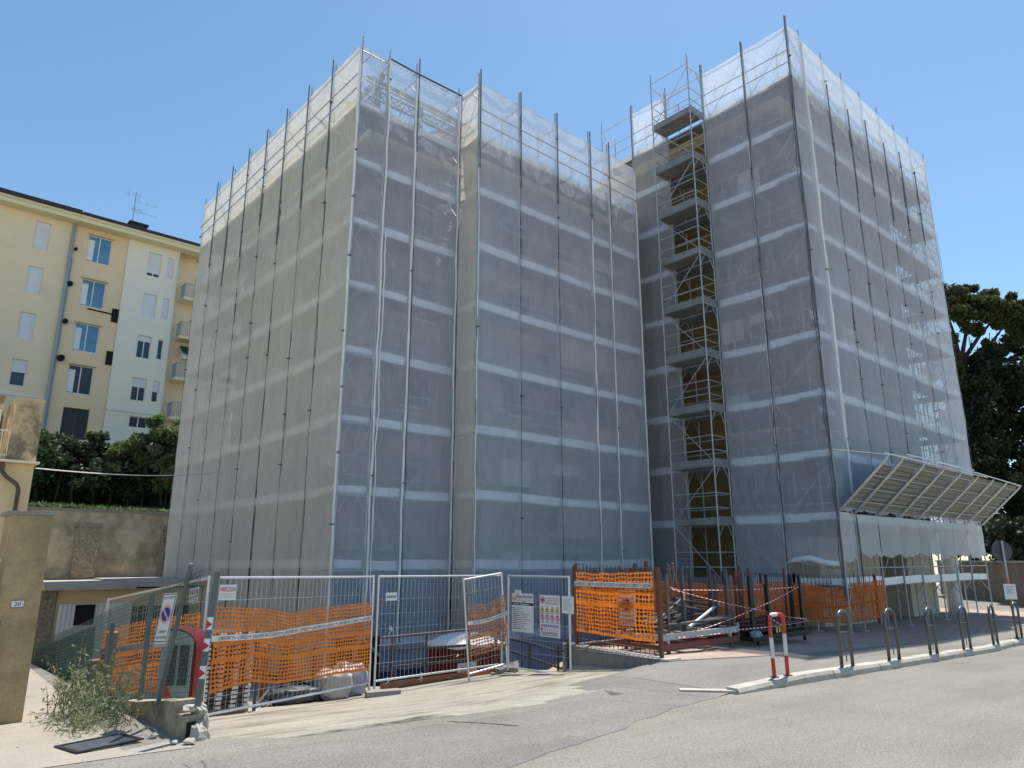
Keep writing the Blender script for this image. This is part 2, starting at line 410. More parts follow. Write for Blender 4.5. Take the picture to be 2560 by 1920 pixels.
M['wallstain'] = pm('mossy_stained_render', (.42, .35, .25), rough=.95, var=.18, scale=3, fine=50, finev=.12, bump=.4, stain=(.10, .09, .05), stain_amt=.85, stain_scale=1.7, stain_lo=.45, stain_hi=.62)
M['retaining'] = pm('weathered_retaining_render', (.56, .46, .33), rough=.95, var=.22, scale=1.2, fine=25, finev=.12, bump=.5, bscale=12, stain=(.17, .13, .09), stain_amt=.9, stain_scale=.8, stain_lo=.44, stain_hi=.68)
M['pilaster'] = pm('rough_dark_pilaster', (.31, .25, .18), rough=.95, var=.3, scale=6, fine=14, finev=.45, bump=1, bscale=14)
M['oldyellow'] = pm('old_yellow_plaster', (.76, .58, .33), rough=.95, var=.1, scale=1.3, fine=30, finev=.06)
M['oldyellow_stain'] = pm('peeling_yellow_plaster', (.66, .48, .26), rough=.95, var=.22, scale=2.4, fine=40, finev=.1, bump=.5, bscale=18, stain=(.2, .15, .1), stain_amt=.9, stain_scale=1.5, stain_lo=.45, stain_hi=.58)
M['oldyellow_dark'] = pm('grimy_ochre_plaster', (.47, .335, .175), rough=.95, var=.22, scale=1.6, fine=45, finev=.14, bump=.4, bscale=25, stain=(.2, .145, .085), stain_amt=.85, stain_scale=1.25, stain_lo=.45, stain_hi=.72)
M['brown'] = pm('brown_metal_pipe', (.1, .07, .06), rough=.5, var=.2)
M['greyzinc'] = pm('grey_zinc_pipe', (.33, .38, .4), rough=.45, metal=.3, var=.2, stretch=(1, 1, .2))
M['green_wire'] = pm('green_coated_wire', (.06, .11, .09), rough=.5, var=.2)
M['fencepost'] = pm('grey_green_post', (.13, .15, .15), rough=.5, metal=.3, var=.2)
M['handrail'] = pm('brown_painted_rail', (.06, .045, .045), rough=.5, var=.2)
M['handrail_dark'] = pm('dark_blue_rail', (.02, .025, .04), rough=.5, var=.2)
M['plank'] = pm('weathered_plank', (.36, .28, .18), rough=.85, var=.25, scale=4, stretch=(.3, 3, 3))
M['plank_red'] = pm('reddish_shuttering_board', (.34, .15, .08), rough=.8, var=.2)
M['tarp'] = pm('grey_blue_plastic_sack', (.33, .36, .42), rough=.4, var=.2, bump=.6, bscale=9)
M['tarp_white'] = pm('dirty_white_sheeting', (.5, .48, .44), rough=.6, var=.2, bump=.6, bscale=9)
M['sheet_white'] = pm('white_plastic_wrap', (.78, .78, .76), rough=.4, var=.08, bump=.5, bscale=7)
M['canopy'] = pm('corrugated_canopy_sheet', (.17, .17, .16), rough=.5, metal=.3, var=.12, scale=1.2)
M['stone'] = pm('travertine_cladding', (.60, .52, .41), rough=.8, var=.15, scale=2, fine=20, finev=.1, stain=(.3, .24, .17), stain_amt=.4)
M['kerb'] = pm('pale_kerb_stone', (.46, .42, .36), rough=.85, var=.2, scale=3, fine=50, finev=.12, bump=.3, stain=(.3, .27, .23), stain_amt=.5, stain_scale=2.5)
M['concrete_pale'] = pm('dusty_concrete', (.315, .288, .243), rough=.95, var=.22, scale=1.8, fine=40, finev=.3, bump=.4, bscale=60, stain=(.13, .105, .075), stain_amt=.75, stain_scale=1.5, stain_lo=.52, stain_hi=.66, stretch=(.45, 1.6, 1))
M['sidewalk'] = pm('worn_sidewalk_concrete', (.33, .295, .25), rough=.95, var=.12, scale=1.5, fine=55, finev=.16, bump=.3, bscale=60, stain=(.22, .19, .15), stain_amt=.5, stain_scale=1.2)
M['earth'] = pm('dry_pale_ground', (.45, .39, .29), rough=1, var=.3, scale=2, fine=20, finev=.3, bump=.6)  # ground paled to bounce fill light onto the shaded fronts
M['grassy'] = pm('grassy_bank', (.045, .06, .024), rough=1, var=.4, scale=1.5, fine=12, finev=.4, bump=.8, bscale=12)
M['road'] = asphalt_material('worn_pale_asphalt', (.235, .217, .186), crack=.0, patch=.12, speck=.6)
M['apron'] = asphalt_material('grey_asphalt', (.205, .195, .178), crack=.5, patch=.22, speck=.65)
M['strip'] = asphalt_material('pavement_asphalt', (.225, .212, .192), crack=.5, patch=.16, speck=.5)
M['paving'] = brick_material('pink_brick_paving', (.42, .31, .25), (.36, .27, .22), (.26, .22, .18), .2, .1, .008)
M['wallbrick'] = brick_material('old_brick_wall', (.16, .10, .065), (.12, .085, .06), (.14, .12, .1), .26, .08, .01, 'xz', var=.35)
M['bark'] = pm('bark', (.05, .036, .026), rough=1, var=.35, scale=5, bump=1, bscale=10)
M['leaf_dark'] = leaf_material('dark_evergreen_leaves', (.012, .022, .011), (.045, .066, .03))
M['leaf_pine'] = leaf_material('pine_needles', (.035, .052, .017), (.11, .125, .045), scale=.9, trans=.35)
M['leaf_hedge'] = leaf_material('hedge_leaves', (.025, .05, .026), (.085, .125, .055), trans=.3)
M['leaf_bush'] = leaf_material('pale_bush_leaves', (.08, .125, .045), (.22, .285, .13), scale=1.2, trans=.4)
M['leaf_weed'] = leaf_material('grey_green_weed_leaves', (.15, .175, .09), (.34, .35, .21), scale=5, trans=.35)
M['awning'] = pm('green_awning', (.02, .08, .06), rough=.8, var=.2)
M['orange_a'] = orange_net_material('orange_barrier_mesh', (.98, .28, .035), cw=.066, ch=.055, hole=.345, bands=((.02, .012), (.40, .022), (.60, .018)))
M['orange_b'] = orange_net_material('orange_barrier_sheet', (.98, .25, .018), cw=.085, ch=.08, hole=.40, bands=((.03, .025), (.62, .04), (.86, .03)))
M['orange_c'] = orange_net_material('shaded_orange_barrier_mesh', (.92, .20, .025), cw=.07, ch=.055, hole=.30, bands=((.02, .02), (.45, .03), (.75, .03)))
M['tape'] = pm('white_warning_tape', (.74, .72, .69), rough=.45, var=.05)
M['tape_rw'] = stripe_material('red_white_barrier_tape', .16, (.75, .73, .7), (.6, .05, .04))
SUN, SKY, EXPO, DUST, OZ = 4.5, .119, .55, .3, 2.2
# ------------------------------------------------------------------ terrain
def clamp(x, a=0., b=1.): return max(a, min(b, x))
def smooth(x): x = clamp(x); return x*x*(3-2*x)
def zbase(s): return -.03*min(s, 22) - .1*smooth((s-22)/8)*.6 if s < 30 else -.72
def ramp0(s): return 7.0 + 1.6*smooth((s-6)/5.8)
def zdrive(s, n):
    d = .115*max(0, n-ramp0(s)); d = min(d, 1.5)
    # the ramp bends into the slope over half a metre
    return zbase(s) - d
def zpave(s, n): return zbase(s) + .12*smooth((s-9.4)/2.4)*smooth((n-5.9)/.2)
def zstrip(s, n):
    z = zpave(s, n)
    if s < 11.83: z -= .115*max(0, n-ramp0(s))
    return z
def sheet(name, mat, s0, s1, lo, hi, zf, ds=.5, nv=10, dz=0.):
    mb = MB(); nu = max(1, int((s1-s0)/ds))
    lo_ = lo if callable(lo) else (lambda s: lo)
    hi_ = hi if callable(hi) else (lambda s: hi)
    def fn(u, v):
        s = s0 + (s1-s0)*u; n = lo_(s) + (hi_(s)-lo_(s))*v
        return (s, n, zf(s, n) + dz)
    mb.grid(fn, nu, nv)
    return setting(mb.build(name, mat, smooth=True))

def lerpline(pts):
    def f(s):
        if s <= pts[0][0]: return pts[0][1]
        for (a, b), (c, d) in zip(pts, pts[1:]):
            if s <= c: return b + (d-b)*(s-a)/(c-a)
        return pts[-1][1]
    return f
edge_apron = lerpline([(1.2, 7.5), (2.6, 7.62), (5.0, 7.86), (6.8, 8.15), (8.8, 8.72), (10.2, 8.86), (11.83, 8.86)])
edge_road = lerpline([(-2, 4.6), (2.2, 4.75), (4.7, 5.2), (6.4, 5.55), (8.35, 6.07), (9.95, 6.28), (11.9, 6.3)])
edge_brick = lerpline([(11.6, 8.76), (14.5, 8.2), (18, 7.92), (24, 7.7), (60, 7.6)])
def wob(a, k, amp):
    return lambda s: a(s) + amp*noise.noise((s*k, 3.7, 1.1)) + amp*.5*noise.noise((s*k*3.1, 8.7, 4.1))

def zground(s, n):
    if n > 33.2 and s < 26: return 1.0
    if s > 8.6 and s < 37 and n > (13.2 if s < 11.9 else 11.7): return -2.58
    if s < 12 and n > 7: return zdrive(max(s, 0), n) - .06
    return zbase(s) - .06
mb = MB(); mb.grid(lambda u, v: (-40+110*u, -25+85*v, zground(-40+110*u, -25+85*v)), 220, 170)
setting(mb.build('ground', M['earth']))
mb = MB()
for a, b in (((-900, -900), (900, -25)), ((-900, 60), (900, 900)), ((-900, -25), (-40, 60)), ((70, -25), (900, 60))):
    mb.face([(a[0], a[1], -.85), (b[0], a[1], -.85), (b[0], b[1], -.85), (a[0], b[1], -.85)])
setting(mb.build('far_ground', M['earth']))
sheet('road', M['road'], -60, 9.95, -9, lambda s: 7.75 if s < 3 else 7.3, lambda s, n: zbase(s), ds=.7, nv=14)
o = sheet('road', M['road'], 9.95, 140, -9, lambda s: 6.22, lambda s, n: zbase(s), ds=.7, nv=14)
sheet('side_road', M['road'], 38.2, 75, 6.22, 60, lambda s, n: zbase(s), ds=3, nv=14, dz=-.002)
# grey asphalt of the crossing, then the dusty concrete that runs down to the building site
sheet('driveway_apron', M['apron'], 2.35, 9.95, lambda s: wob(edge_road, .7, .10)(s)+.03*noise.noise((s*9, 2, 2)), lambda s: wob(edge_apron, .9, .16)(s)+.06*noise.noise((s*7, 5, 2)), zstrip, ds=.12, nv=12, dz=.004)
sheet('driveway_apron', M['apron'], 9.95, 11.83, lambda s: 6.62 if s < 10.1 else 6.55, edge_apron, zstrip, ds=.12, nv=10, dz=.004)
sheet('driveway', M['concrete_pale'], 2.72, 8.6, lambda s: 7.2, lambda s: 33, lambda s, n: zdrive(s, n), ds=.3, nv=60, dz=.004)
sheet('driveway', M['concrete_pale'], 8.6, 11.74, lambda s: 8.3, lambda s: 12.9, lambda s, n: zdrive(s, n), ds=.3, nv=20, dz=.004)
mb = MB(); mb.box((8.6, 12.9, -2.6), (11.95, 13.1, -.86)); mb.box((8.45, 13.1, -2.6), (8.6, 33, -1.45))
mb.box((11.97, 11.5, -2.6), (22.4, 11.72, -.72))
setting(mb.build('retaining_edge', M['concrete']))
mb = MB(); mb.box((8.6, 13.1, -2.56), (36, 33, -2.5)); setting(mb.build('site_floor', M['concrete']))
# sidewalk on the near left, in front of the yellow houses
sheet('sidewalk', M['sidewalk'], -14, 2.62, wob(lambda s: 7.45, .8, .06), lambda s: 17, lambda s, n: zbase(s) - .02*max(0, n-9), ds=.25, nv=24, dz=.005)
# pavement on the right: asphalt strip, edging, brick paving
sheet('pavement', M['strip'], 9.95, 62, lambda s: 6.40, lambda s: edge_brick(s)-.1 if s > 11.9 else min(edge_brick(s)-.1, 8.86), zstrip, ds=.3, nv=8, dz=.008)
sheet('brick_pavement', M['paving'], 11.7, 38, edge_brick, lambda s: 11.5 if s < 22.2 else 13, zpave, ds=.3, nv=12, dz=.012)
mb = MB()
s = 11.62
while s < 60:
    L = 1.0; a, b = s, s+L-.012
    pa, pb = edge_brick(a), edge_brick(b); za, zb = zpave(a, 8)+.022, zpave(b, 8)+.022
    mb.obox((a, pa-.11, za-.16), (b-a, pb-pa, zb-za), (0, .11, 0), (0, 0, .16)); s += L
setting(mb.build('paving_edging', M['concrete']))
mb = MB(); rk = random.Random(5)
s = 10.02
while s < 60:
    L = rk.uniform(.85, 1.1); a, b = s, s+L-.01
    za, zb = zpave(a, 7), zpave(b, 7); j = rk.uniform(-.012, .012)
    za = max(za, zbase(a)+.06); zb = max(zb, zbase(b)+.06)
    n0 = 6.2+j; n1 = 6.42+j*.5
    # slightly chamfered stone
    p = [(n0, -.2), (n0, -.035), (n0+.03, .015+j*.4), (n1, .02+j*.4), (n1, -.2)]
    i0 = len(mb.v)
    for q in p: mb.v.append((a, q[0], za+q[1]))
    for q in p: mb.v.append((b, q[0], zb+q[1]))
    for k in range(5):
        l = (k+1) % 5; mb.f.append([i0+k, i0+5+k, i0+5+l, i0+l])
    mb.f.append([i0+k for k in range(5)]); mb.f.append([i0+9-k for k in range(5)])
    s += L
# return stones at the dropped end
mb.obox((10.01, 6.24, zbase(10)-.1), (-.55, .62, .0), (.12, .11, 0), (0, 0, .145))
setting(mb.build('kerb', M['kerb']))
# grassy bank behind the retaining wall
mb = MB()
def hill(u, v):
    s = -60+90*u; n = 33.2+140*v*v + .0
    z = 3.45 + 3.6*smooth((n-34)/12) + .25*noise.noise((s*.5, n*.5, 0))*smooth((n-33.4)/2)
    return (s, n, z)
mb.grid(hill, 90, 60); setting(mb.build('hillside', M['grassy'], smooth=True))
# worn patches: manhole frames in the sidewalk
def manhole(loc, a, b, rot, label, mat):
    t = thing('manhole_cover', label, 'manhole cover', loc, 'manhole covers in the sidewalk')
    u = Vector((math.cos(rot), math.sin(rot), 0)); w = Vector((-u.y, u.x, 0)); L = Vector(loc)
    f = MB()
    for o_, x, y in ((-u*(a/2)-w*(b/2), u*a, w*.04), (-u*(a/2)+w*(b/2-.04), u*a, w*.04), (-u*(a/2)-w*(b/2-.045), u*.04, w*(b-.09)), (u*(a/2-.04)-w*(b/2-.045), u*.04, w*(b-.09))):
        f.obox(L+o_, x, y, (0, 0, .012))
    f.build('frame', M['ironblack'], t)
    MB().obox(L-u*(a/2-.045)-w*(b/2-.045), u*(a-.09), w*(b-.09), (0, 0, .006)).build('lid', mat, t)
mb = MB(); pts = [(4.95, 7.75), (5.02, 7.52), (5.2, 7.2), (5.42, 6.9), (5.62, 6.66), (5.78, 6.42)]
for (a, b), (c, d) in zip(pts, pts[1:]):
    for k in range(5):
        q = [(a+(c-a)*t/5+.02*noise.noise((t+a*9, b*7, 1)), b+(d-b)*t/5+.02*noise.noise((t+a*5, b*3, 4))) for t in (k, k+1)]
        w0, w1 = .014+.008*noise.noise((k+a*11, 1, 1)), .014+.008*noise.noise((k+1+a*11, 1, 1))
        mb.face([(q[0][0]-w0, q[0][1], zstrip(*q[0])+.009), (q[0][0]+w0, q[0][1], zstrip(*q[0])+.009), (q[1][0]+w1, q[1][1], zstrip(*q[1])+.009), (q[1][0]-w1, q[1][1], zstrip(*q[1])+.009)])
setting(mb.build('tar_crack', M['tar']))
manhole((1.95, 8.05, zbase(1.95)+.018), .62, .42, .25, 'dark rectangular iron manhole cover in the sidewalk by the ruined wall', M['slate'])

# ------------------------------------------------------------------ camera, sky, sun
cam = bpy.data.cameras.new('camera'); cam.sensor_width = 36; cam.lens = 36*1774/2560; cam.clip_end = 3000; cam.clip_start = .05
co = bpy.data.objects.new('camera', cam); COL.objects.link(co)
co.location = (0, 0, 1.65); co.rotation_euler = (R(90+13.84), 0, R(-41.63)); scene.camera = co
az = Vector((.951, .318, 0)).normalized(); el = R(68)
sd = Vector((az.x*math.cos(el), az.y*math.cos(el), math.sin(el)))
sl = bpy.data.lights.new('sun', 'SUN'); sl.energy = SUN; sl.angle = R(.53); sl.color = (1, .95, .87)
so = bpy.data.objects.new('sun', sl); COL.objects.link(so); so.rotation_euler = sd.to_track_quat('Z', 'Y').to_euler()
so.location = (0, 0, 40)
w = bpy.data.worlds.new('World'); scene.world = w; w.use_nodes = True
nt = w.node_tree; bg = nt.nodes['Background']; sky = nt.nodes.new('ShaderNodeTexSky'); sky.sky_type = 'NISHITA'
sky.sun_disc = False; sky.sun_elevation = el; sky.sun_rotation = math.atan2(az.x, az.y); sky.air_density = 1.0; sky.dust_density = DUST; sky.ozone_density = OZ
tint = nt.nodes.new('ShaderNodeMix'); tint.data_type = 'RGBA'; tint.blend_type = 'MULTIPLY'; tint.inputs[0].default_value = 1; tint.inputs[7].default_value = (.86, 1.0, .985, 1)
nt.links.new(sky.outputs[0], tint.inputs[6]); nt.links.new(tint.outputs[2], bg.inputs[0]); bg.inputs[1].default_value = SKY
scene.view_settings.view_transform = 'Standard'; scene.view_settings.look = 'None'; scene.view_settings.exposure = EXPO; scene.view_settings.gamma = 1
scene.render.engine = 'CYCLES'; scene.cycles.max_bounces = 8; scene.cycles.transparent_max_bounces = 24; scene.cycles.diffuse_bounces = 3
scene.cycles.glossy_bounces = 2; scene.cycles.transmission_bounces = 6; scene.cycles.use_denoising = True
scene.cycles.caustics_reflective = False; scene.cycles.caustics_refractive = False
# ------------------------------------------------------------------ buildings under wraps
def window(parent, o, u, nrm, w, h, frame=None, pane=None, shut=0., sill=True, cross=True, setback=0.0):
    """window part with pane, sill and (partly) lowered shutter; o = lower corner on the wall face"""
    o, u, nrm = Vector(o), Vector(u), Vector(nrm); up = Vector((0, 0, 1)); frame = frame or M['white']; pane = pane or M['glassdark']
    f = MB(); t = .06; d = nrm*.05; q = o + nrm*.004
    f.obox(q, u*t, d, up*h); f.obox(q+u*(w-t), u*t, d, up*h)
    f.obox(q+u*t, u*(w-2*t), d, up*t); f.obox(q+u*t+up*(h-t), u*(w-2*t), d, up*t)
    if cross: f.obox(q+u*(w/2-.03)+up*t, u*.06, nrm*.045, up*(h-2*t))
    fr = f.build('window', frame, parent)
    MB().obox(q+u*t+up*t, u*(w-2*t), nrm*.02, up*(h-2*t)).build('pane', pane, fr)
    if shut > 0:
        hs = (h-.01)*shut
        sh = MB(); k = max(1, int(hs/.06))
        for i in range(k): sh.obox(q+u*.012+up*(h-.005-hs+i*hs/k), u*(w-.024), nrm*.068, up*(hs/k*.93))
        sh.build('shutter', M['shutter'], fr)
    if sill: MB().obox(q-u*.06-up*.05, u*(w+.12), nrm*.12, up*.05).build('sill', M['cornice'], fr)
    return fr

rw = random.Random(11)
hb = thing('apartment_building', 'wrapped apartment block with rooftop pergola, behind white netting at the centre', 'building', (16, 24, -2.5))
MB().prism([(10.62, 29.6), (10.62, 18.9), (14.5, 18.9), (14.5, 17.82), (23.7, 17.82), (23.7, 29.6)], -2.52, 15.2).build('wall', M['plaster_beige'], hb)
MB().prism([(10.56, 29.66), (10.56, 18.84), (14.44, 18.84), (14.44, 17.76), (23.76, 17.76), (23.76, 29.66)], -2.53, 1.15).build('basement_wall', M['basement'], hb)
rf = MB().prism([(10.3, 29.9), (10.3, 18.6), (14.2, 18.6), (14.2, 17.5), (23.68, 17.5), (23.68, 29.9)], 15.203, 15.45).build('roof', M['cornice'], hb)
# parapet of the roof terrace and the pergola trellis on it
pp = MB()
for a, b in (((10.7, 18.95), (14.5, 18.95)), ((10.7, 18.95), (10.7, 29.5))):
    d = Vector((b[0]-a[0], b[1]-a[1], 0)); L = d.length; d.normalize(); nn = Vector((-d.y, d.x, 0))
    for z0, z1 in ((15.85, 16.45), (16.95, 17.25)):
        w_ = .05; hh = z1-z0; kx = 0.
        while kx < L-hh:
            p = Vector((a[0], a[1], 0))+d*kx
            pp.obox(p+Vector((0, 0, z0)), d*hh+Vector((0, 0, hh)), nn*.012, d*w_)
            pp.obox(p+nn*.014+Vector((0, 0, z1)), d*hh+Vector((0, 0, -hh)), nn*.012, d*w_); kx += .23
        pp.obox(Vector((a[0], a[1], z0-.06)), d*L, nn*.05, (0, 0, .06)); pp.obox(Vector((a[0], a[1], z1)), d*L, nn*.05, (0, 0, .06))
    k = 0.
    while k <= L+.01:
        pp.obox(Vector((a[0], a[1], 15.45))+d*k, d*.11, nn*.11, (0, 0, 2.1)); k += 1.75
    pp.obox(Vector((a[0], a[1], 17.5))-d*.4, d*(L+.8), nn*.12, (0, 0, .2))
for k in range(6): pp.obox((10.4, 19.2+k*1.7, 17.72), (3.6, 0, 0), (0, .1, 0), (0, 0, .16))
pp.build('pergola', M['slate'], hb)
hut = MB(); hut.box((14.6, 19.6, 15.46), (18.2, 23.5, 17.2)); hut = hut.build('stair_hut', M['plaster_rose'], hb)
tl = MB()
for i in range(18): tl.tube((14.2+.24*i, 19.0, 17.35), (14.2+.24*i, 21.6, 18.25), .12, 8)
tl.build('tiled_roof', M['tile'], hut)
def win_col(parent, z0, dz, kmax, o_fn, u, nrm, w, h):
    for k in range(kmax):
        window(parent, o_fn(z0+dz*k), u, nrm, w, h, frame=M['plaster_rose'], shut=rw.choice((0, 0, .4, .6, .25)))
for n_ in (20.3, 23.2, 26.3): win_col(hb, .4, 3.0, 5, lambda z, n_=n_: (10.62, n_+1.1, z), (0, -1, 0), (-1, 0, 0), 1.1, 1.45)
win_col(hb, .4, 3.0, 5, lambda z: (12.0, 18.9, z), (1, 0, 0), (0, -1, 0), 1.1, 1.45)
for s_ in (15.3, 17.8, 20.2): win_col(hb, .4, 3.0, 5, lambda z, s_=s_: (s_, 17.82, z), (1, 0, 0), (0, -1, 0), 1.3, 1.5)
for k in range(5):
    b = MB(); b.box((17.2, 16.95, -.7+3*k), (19.9, 17.815, -.52+3*k)); b.box((17.2, 16.95, -.51+3*k), (19.9, 17.03, .35+3*k))
    b.build('balcony', M['plaster_rose'], hb)

hr = thing('apartment_building', 'taller wrapped apartment block with ochre walls on the street corner', 'building', (29, 17, -.8))
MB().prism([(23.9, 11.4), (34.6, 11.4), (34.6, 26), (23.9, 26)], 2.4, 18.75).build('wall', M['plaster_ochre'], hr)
gw = MB(); gw.prism([(24.0, 11.5), (28.9, 11.5), (28.9, 12.6), (31.6, 12.6), (31.6, 11.5), (34.5, 11.5), (34.5, 25.9), (24.0, 25.9)], -.85, 2.397)
gw.build('ground_floor_wall', M['stone'], hr)
MB().box((23.92, 12.7, -.85), (23.995, 25.9, 2.396)).build('wall', M['plaster_ochre'], hr)
MB().box((29.2, 12.45, .5), (31.3, 12.59, 2.2)).build('shop_opening', M['dark'], hr)
MB().prism([(23.3, 10.9), (35.2, 10.9), (35.2, 26.4), (23.3, 26.4)], 18.753, 19.0).build('roof', M['cornice'], hr)
for s_ in (24.9, 27.6, 30.4, 32.8): win_col(hr, 3.2, 3.0, 5, lambda z, s_=s_: (s_, 11.4, z), (1, 0, 0), (0, -1, 0), 1.3, 1.5)
for n_ in (12.2, 13.4): win_col(hr, 3.2, 3.0, 5, lambda z, n_=n_: (23.9, n_+1.0, z), (0, -1, 0), (-1, 0, 0), .95, 1.45)
for k in range(5):
    MB().box((23.865, 13.9, 5.7+3*k), (23.898, 16.4, 5.85+3*k)).build('string_course', M['rust'], hr)

# ------------------------------------------------------------------ scaffolding
class Scaffold:
    """prefabricated frame scaffolding along a wall: P0 corner, u along, w towards the wall"""
    def __init__(s, name, label, P0, u, w, bays, decks, zb, zt, depth=1.05):
        s.P0, s.u, s.w = Vector((*P0, 0)), Vector((*u, 0)), Vector((*w, 0))
        s.bays, s.decks, s.zb, s.zt, s.depth = bays, decks, zb, zt, depth
        s.t = thing(name, label, 'scaffolding', (P0[0], P0[1], zb))
        s.r = random.Random(hash(label) % 1000 if False else len(label)*7+len(bays))
    def P(s, d, off, z): return s.P0 + s.u*d + s.w*off + Vector((0, 0, z))
    def frames(s, split=False, tips=None, inner=True, knees=True, top_frame=True, inner_top=None, skip_first=False):
        for i, d in enumerate(s.bays):
            if i == 0 and skip_first: continue
            b = MB(); tip = .42 + (s.r.uniform(-.08, .08))
            b.tube(s.P(d, .05, s.zb), s.P(d, .05, s.zt+tip), .026)
            for z in s.decks: b.tube(s.P(d, .05, z-.12), s.P(d, .05, z-.02), .034)
            b.build('pole', M['galv'], s.t)
            if inner:
                it = inner_top if inner_top is not None else s.zt
                MB().tube(s.P(d, s.depth-.05, s.zb), s.P(d, s.depth-.05, it), .026).build('pole', M['galv'], s.t)
                f = MB()
                for z in s.decks + ([s.zt-.12] if top_frame else []):
                    if split and f.f: f.build('portal_frame', M['galv'], s.t); f = MB()
                    f.tube(s.P(d, .05, z-.07), s.P(d, s.depth-.05, z-.07), .024)
                    if knees:
                        m = s.depth/2
                        f.tube(s.P(d, .05, z-.55), s.P(d, m-.14, z-.09), .014, 6); f.tube(s.P(d, s.depth-.05, z-.55), s.P(d, m+.14, z-.09), .014, 6)
                f.build('portal_frame', M['galv'], s.t)
    def decking(s, ranges=None, skip=()):
        for k, z in enumerate(s.decks):
            for i in range(len(s.bays)-1):
                if (k, i) in skip: continue
                d0, d1 = s.bays[i]+.02, s.bays[i+1]-.02; b = MB(); wd = (s.depth-.2)/3
                for j in range(3):
                    o = s.P(d0, .1+j*wd, z-.05); b.obox(o, s.u*(d1-d0), s.w*(wd-.012), (0, 0, .045))
                    b.obox(s.P(d0, .1+j*wd, z-.085), s.u*(d1-d0), s.w*.02, (0, 0, .033))
                    b.obox(s.P(d0, .1+j*wd+wd/2, z-.072), s.u*(d1-d0), s.w*.02, (0, 0, .02))
                b.build('deck', M['deck'], s.t)
    def toes(s, skip=(), h=.2, mat=None):
        for k, z in enumerate(s.decks):
            for i in range(len(s.bays)-1):
                if (k, i) in skip: continue
                b = MB(); d0, d1 = s.bays[i]+.03, s.bays[i+1]-.03
                j0, j1 = s.r.uniform(-.03, .03), s.r.uniform(-.03, .03); b.obox(s.P(d0, .078, z-.055+j0), s.u*(d1-d0)+Vector((0, 0, j1-j0)), s.w*.018, (0, 0, h+.055+s.r.uniform(-.03, .02)))
                for q in (.07, .14): b.obox(s.P(d0, .072, z+q+j0), s.u*(d1-d0)+Vector((0, 0, j1-j0)), s.w*.006, (0, 0, .012))
                b.build('toe_board', mat or M['toe'], s.t)
    def rails(s, skip=(), hs=(.5, 1.0), split=False, front=False):
        for k, z in enumerate(s.decks):
            for i in range(len(s.bays)-1):
                if (k, i) in skip: continue
                b = MB(); off = -.075 if front and k == len(s.decks)-1 else .05
                for q in hs:
                    if split and b.f: b.build('guard_rail', M['galv'], s.t); b = MB()
                    b.tube(s.P(s.bays[i], off, z+q), s.P(s.bays[i+1], off, z+q), .019, 6)
                if z == s.decks[-1]: b.tube(s.P(s.bays[i], .05, s.zt-.03), s.P(s.bays[i+1], .05, s.zt-.03), .019, 6)
                b.build('guard_rail', M['galv'], s.t)
    def braces(s, pattern=None):
        for i in range(len(s.bays)-1):
            b = MB(); any_ = False
            for k, z in enumerate(s.decks):
                if pattern and not pattern(i, k): continue
                z1 = (s.decks[k+1] if k+1 < len(s.decks) else s.zt)
                a, c = (s.bays[i], s.bays[i+1]) if k % 2 == 0 else (s.bays[i+1], s.bays[i])
                b.tube(s.P(a, .1, z+.05), s.P(c, .1, z1-.1), .015, 6); any_ = True
            if any_: b.build('brace', M['galv'], s.t)
    def net(s, i, z0, z1, mat=None, wavy=.05, sag=.06, gap=.012, billow=.03, seed=0, off=.0):
        d0, d1 = s.bays[i]+gap, s.bays[i+1]-gap; mb = MB(); sd_ = seed*13.1+i*7.7+s.P0.x
        nu = max(8, int((d1-d0)/.13)); nv = max(6, int((z1-z0)/.17))
        def fn(u_, v_):
            zz = z0 + (z1-z0)*v_; x = d0 + (d1-d0)*u_; e = 4*u_*(1-u_)
            ed = (1-e)*(1 if u_ < .5 else -1)
            x += ed*gap*1.1*(noise.noise((zz*.9, sd_, ed*3))+.35*noise.noise((zz*3.1, sd_, ed)))
            o = off - billow*e + .040*noise.noise((x*1.1+sd_, zz*.45, 2.0)) + .022*noise.noise((x*3+sd_+zz*.7, zz*1.1, 5.0)) + .012*noise.noise((x*6+sd_, zz*2.5, 8.0))
            if v_ == 0: zz += wavy*(noise.noise((x*1.3, sd_, 9))*2+noise.noise((x*4, sd_, 4)))
            zz -= sag*e*max(0, (v_-.9)*10)
            return s.P(x, o, zz)
        mb.grid(fn, nu, nv); return mb.build('debris_net', mat or M['net'], s.t, smooth=True)
    def rope(s, d, z0, z1, r=.02, mat=None, off=-.02, amp=.02, seed=1, step=.35):
        pts = []; n_ = int((z1-z0)/step); rs = []
        for k in range(n_+1):
            z = z0 + (z1-z0)*k/n_
            pts.append(s.P(d+amp*noise.noise((z*.8, seed*5.1, s.P0.x))+amp*.5*noise.noise((z*2.6, seed*3.3, 2)), off, z)); rs.append(r*(1+.45*noise.noise((z*1.3, seed, 7))))
        MB().path(pts, rs, 6).build('lacing_rope', mat or M['lace'], s.t)
    def top_tube(s, d, z0, z1, r=.025, off=-.035):
        MB().tube(s.P(d, off, z0), s.P(d, off, z1), r).build('extension_tube', M['galv_dark'], s.t)
    def clamps(s, seed=3):
        """dark couplers that stick out of the netting"""
        rr = random.Random(seed+len(s.bays))
        for d in s.bays:
            for z in s.decks[1:]:
                if rr.random() < .28:
                    zz = z + rr.uniform(.2, 1.5)
                    m_ = MB(); m_.obox(s.P(d-.03, -.075, zz), s.u*.06, s.w*.11, (0, 0, .045)); m_.tube(s.P(d+.01, -.13, zz+.02), s.P(d+.01, -.07, zz+.02), .011, 5)
                    m_.build('coupler', M['galv_dark'], s.t)
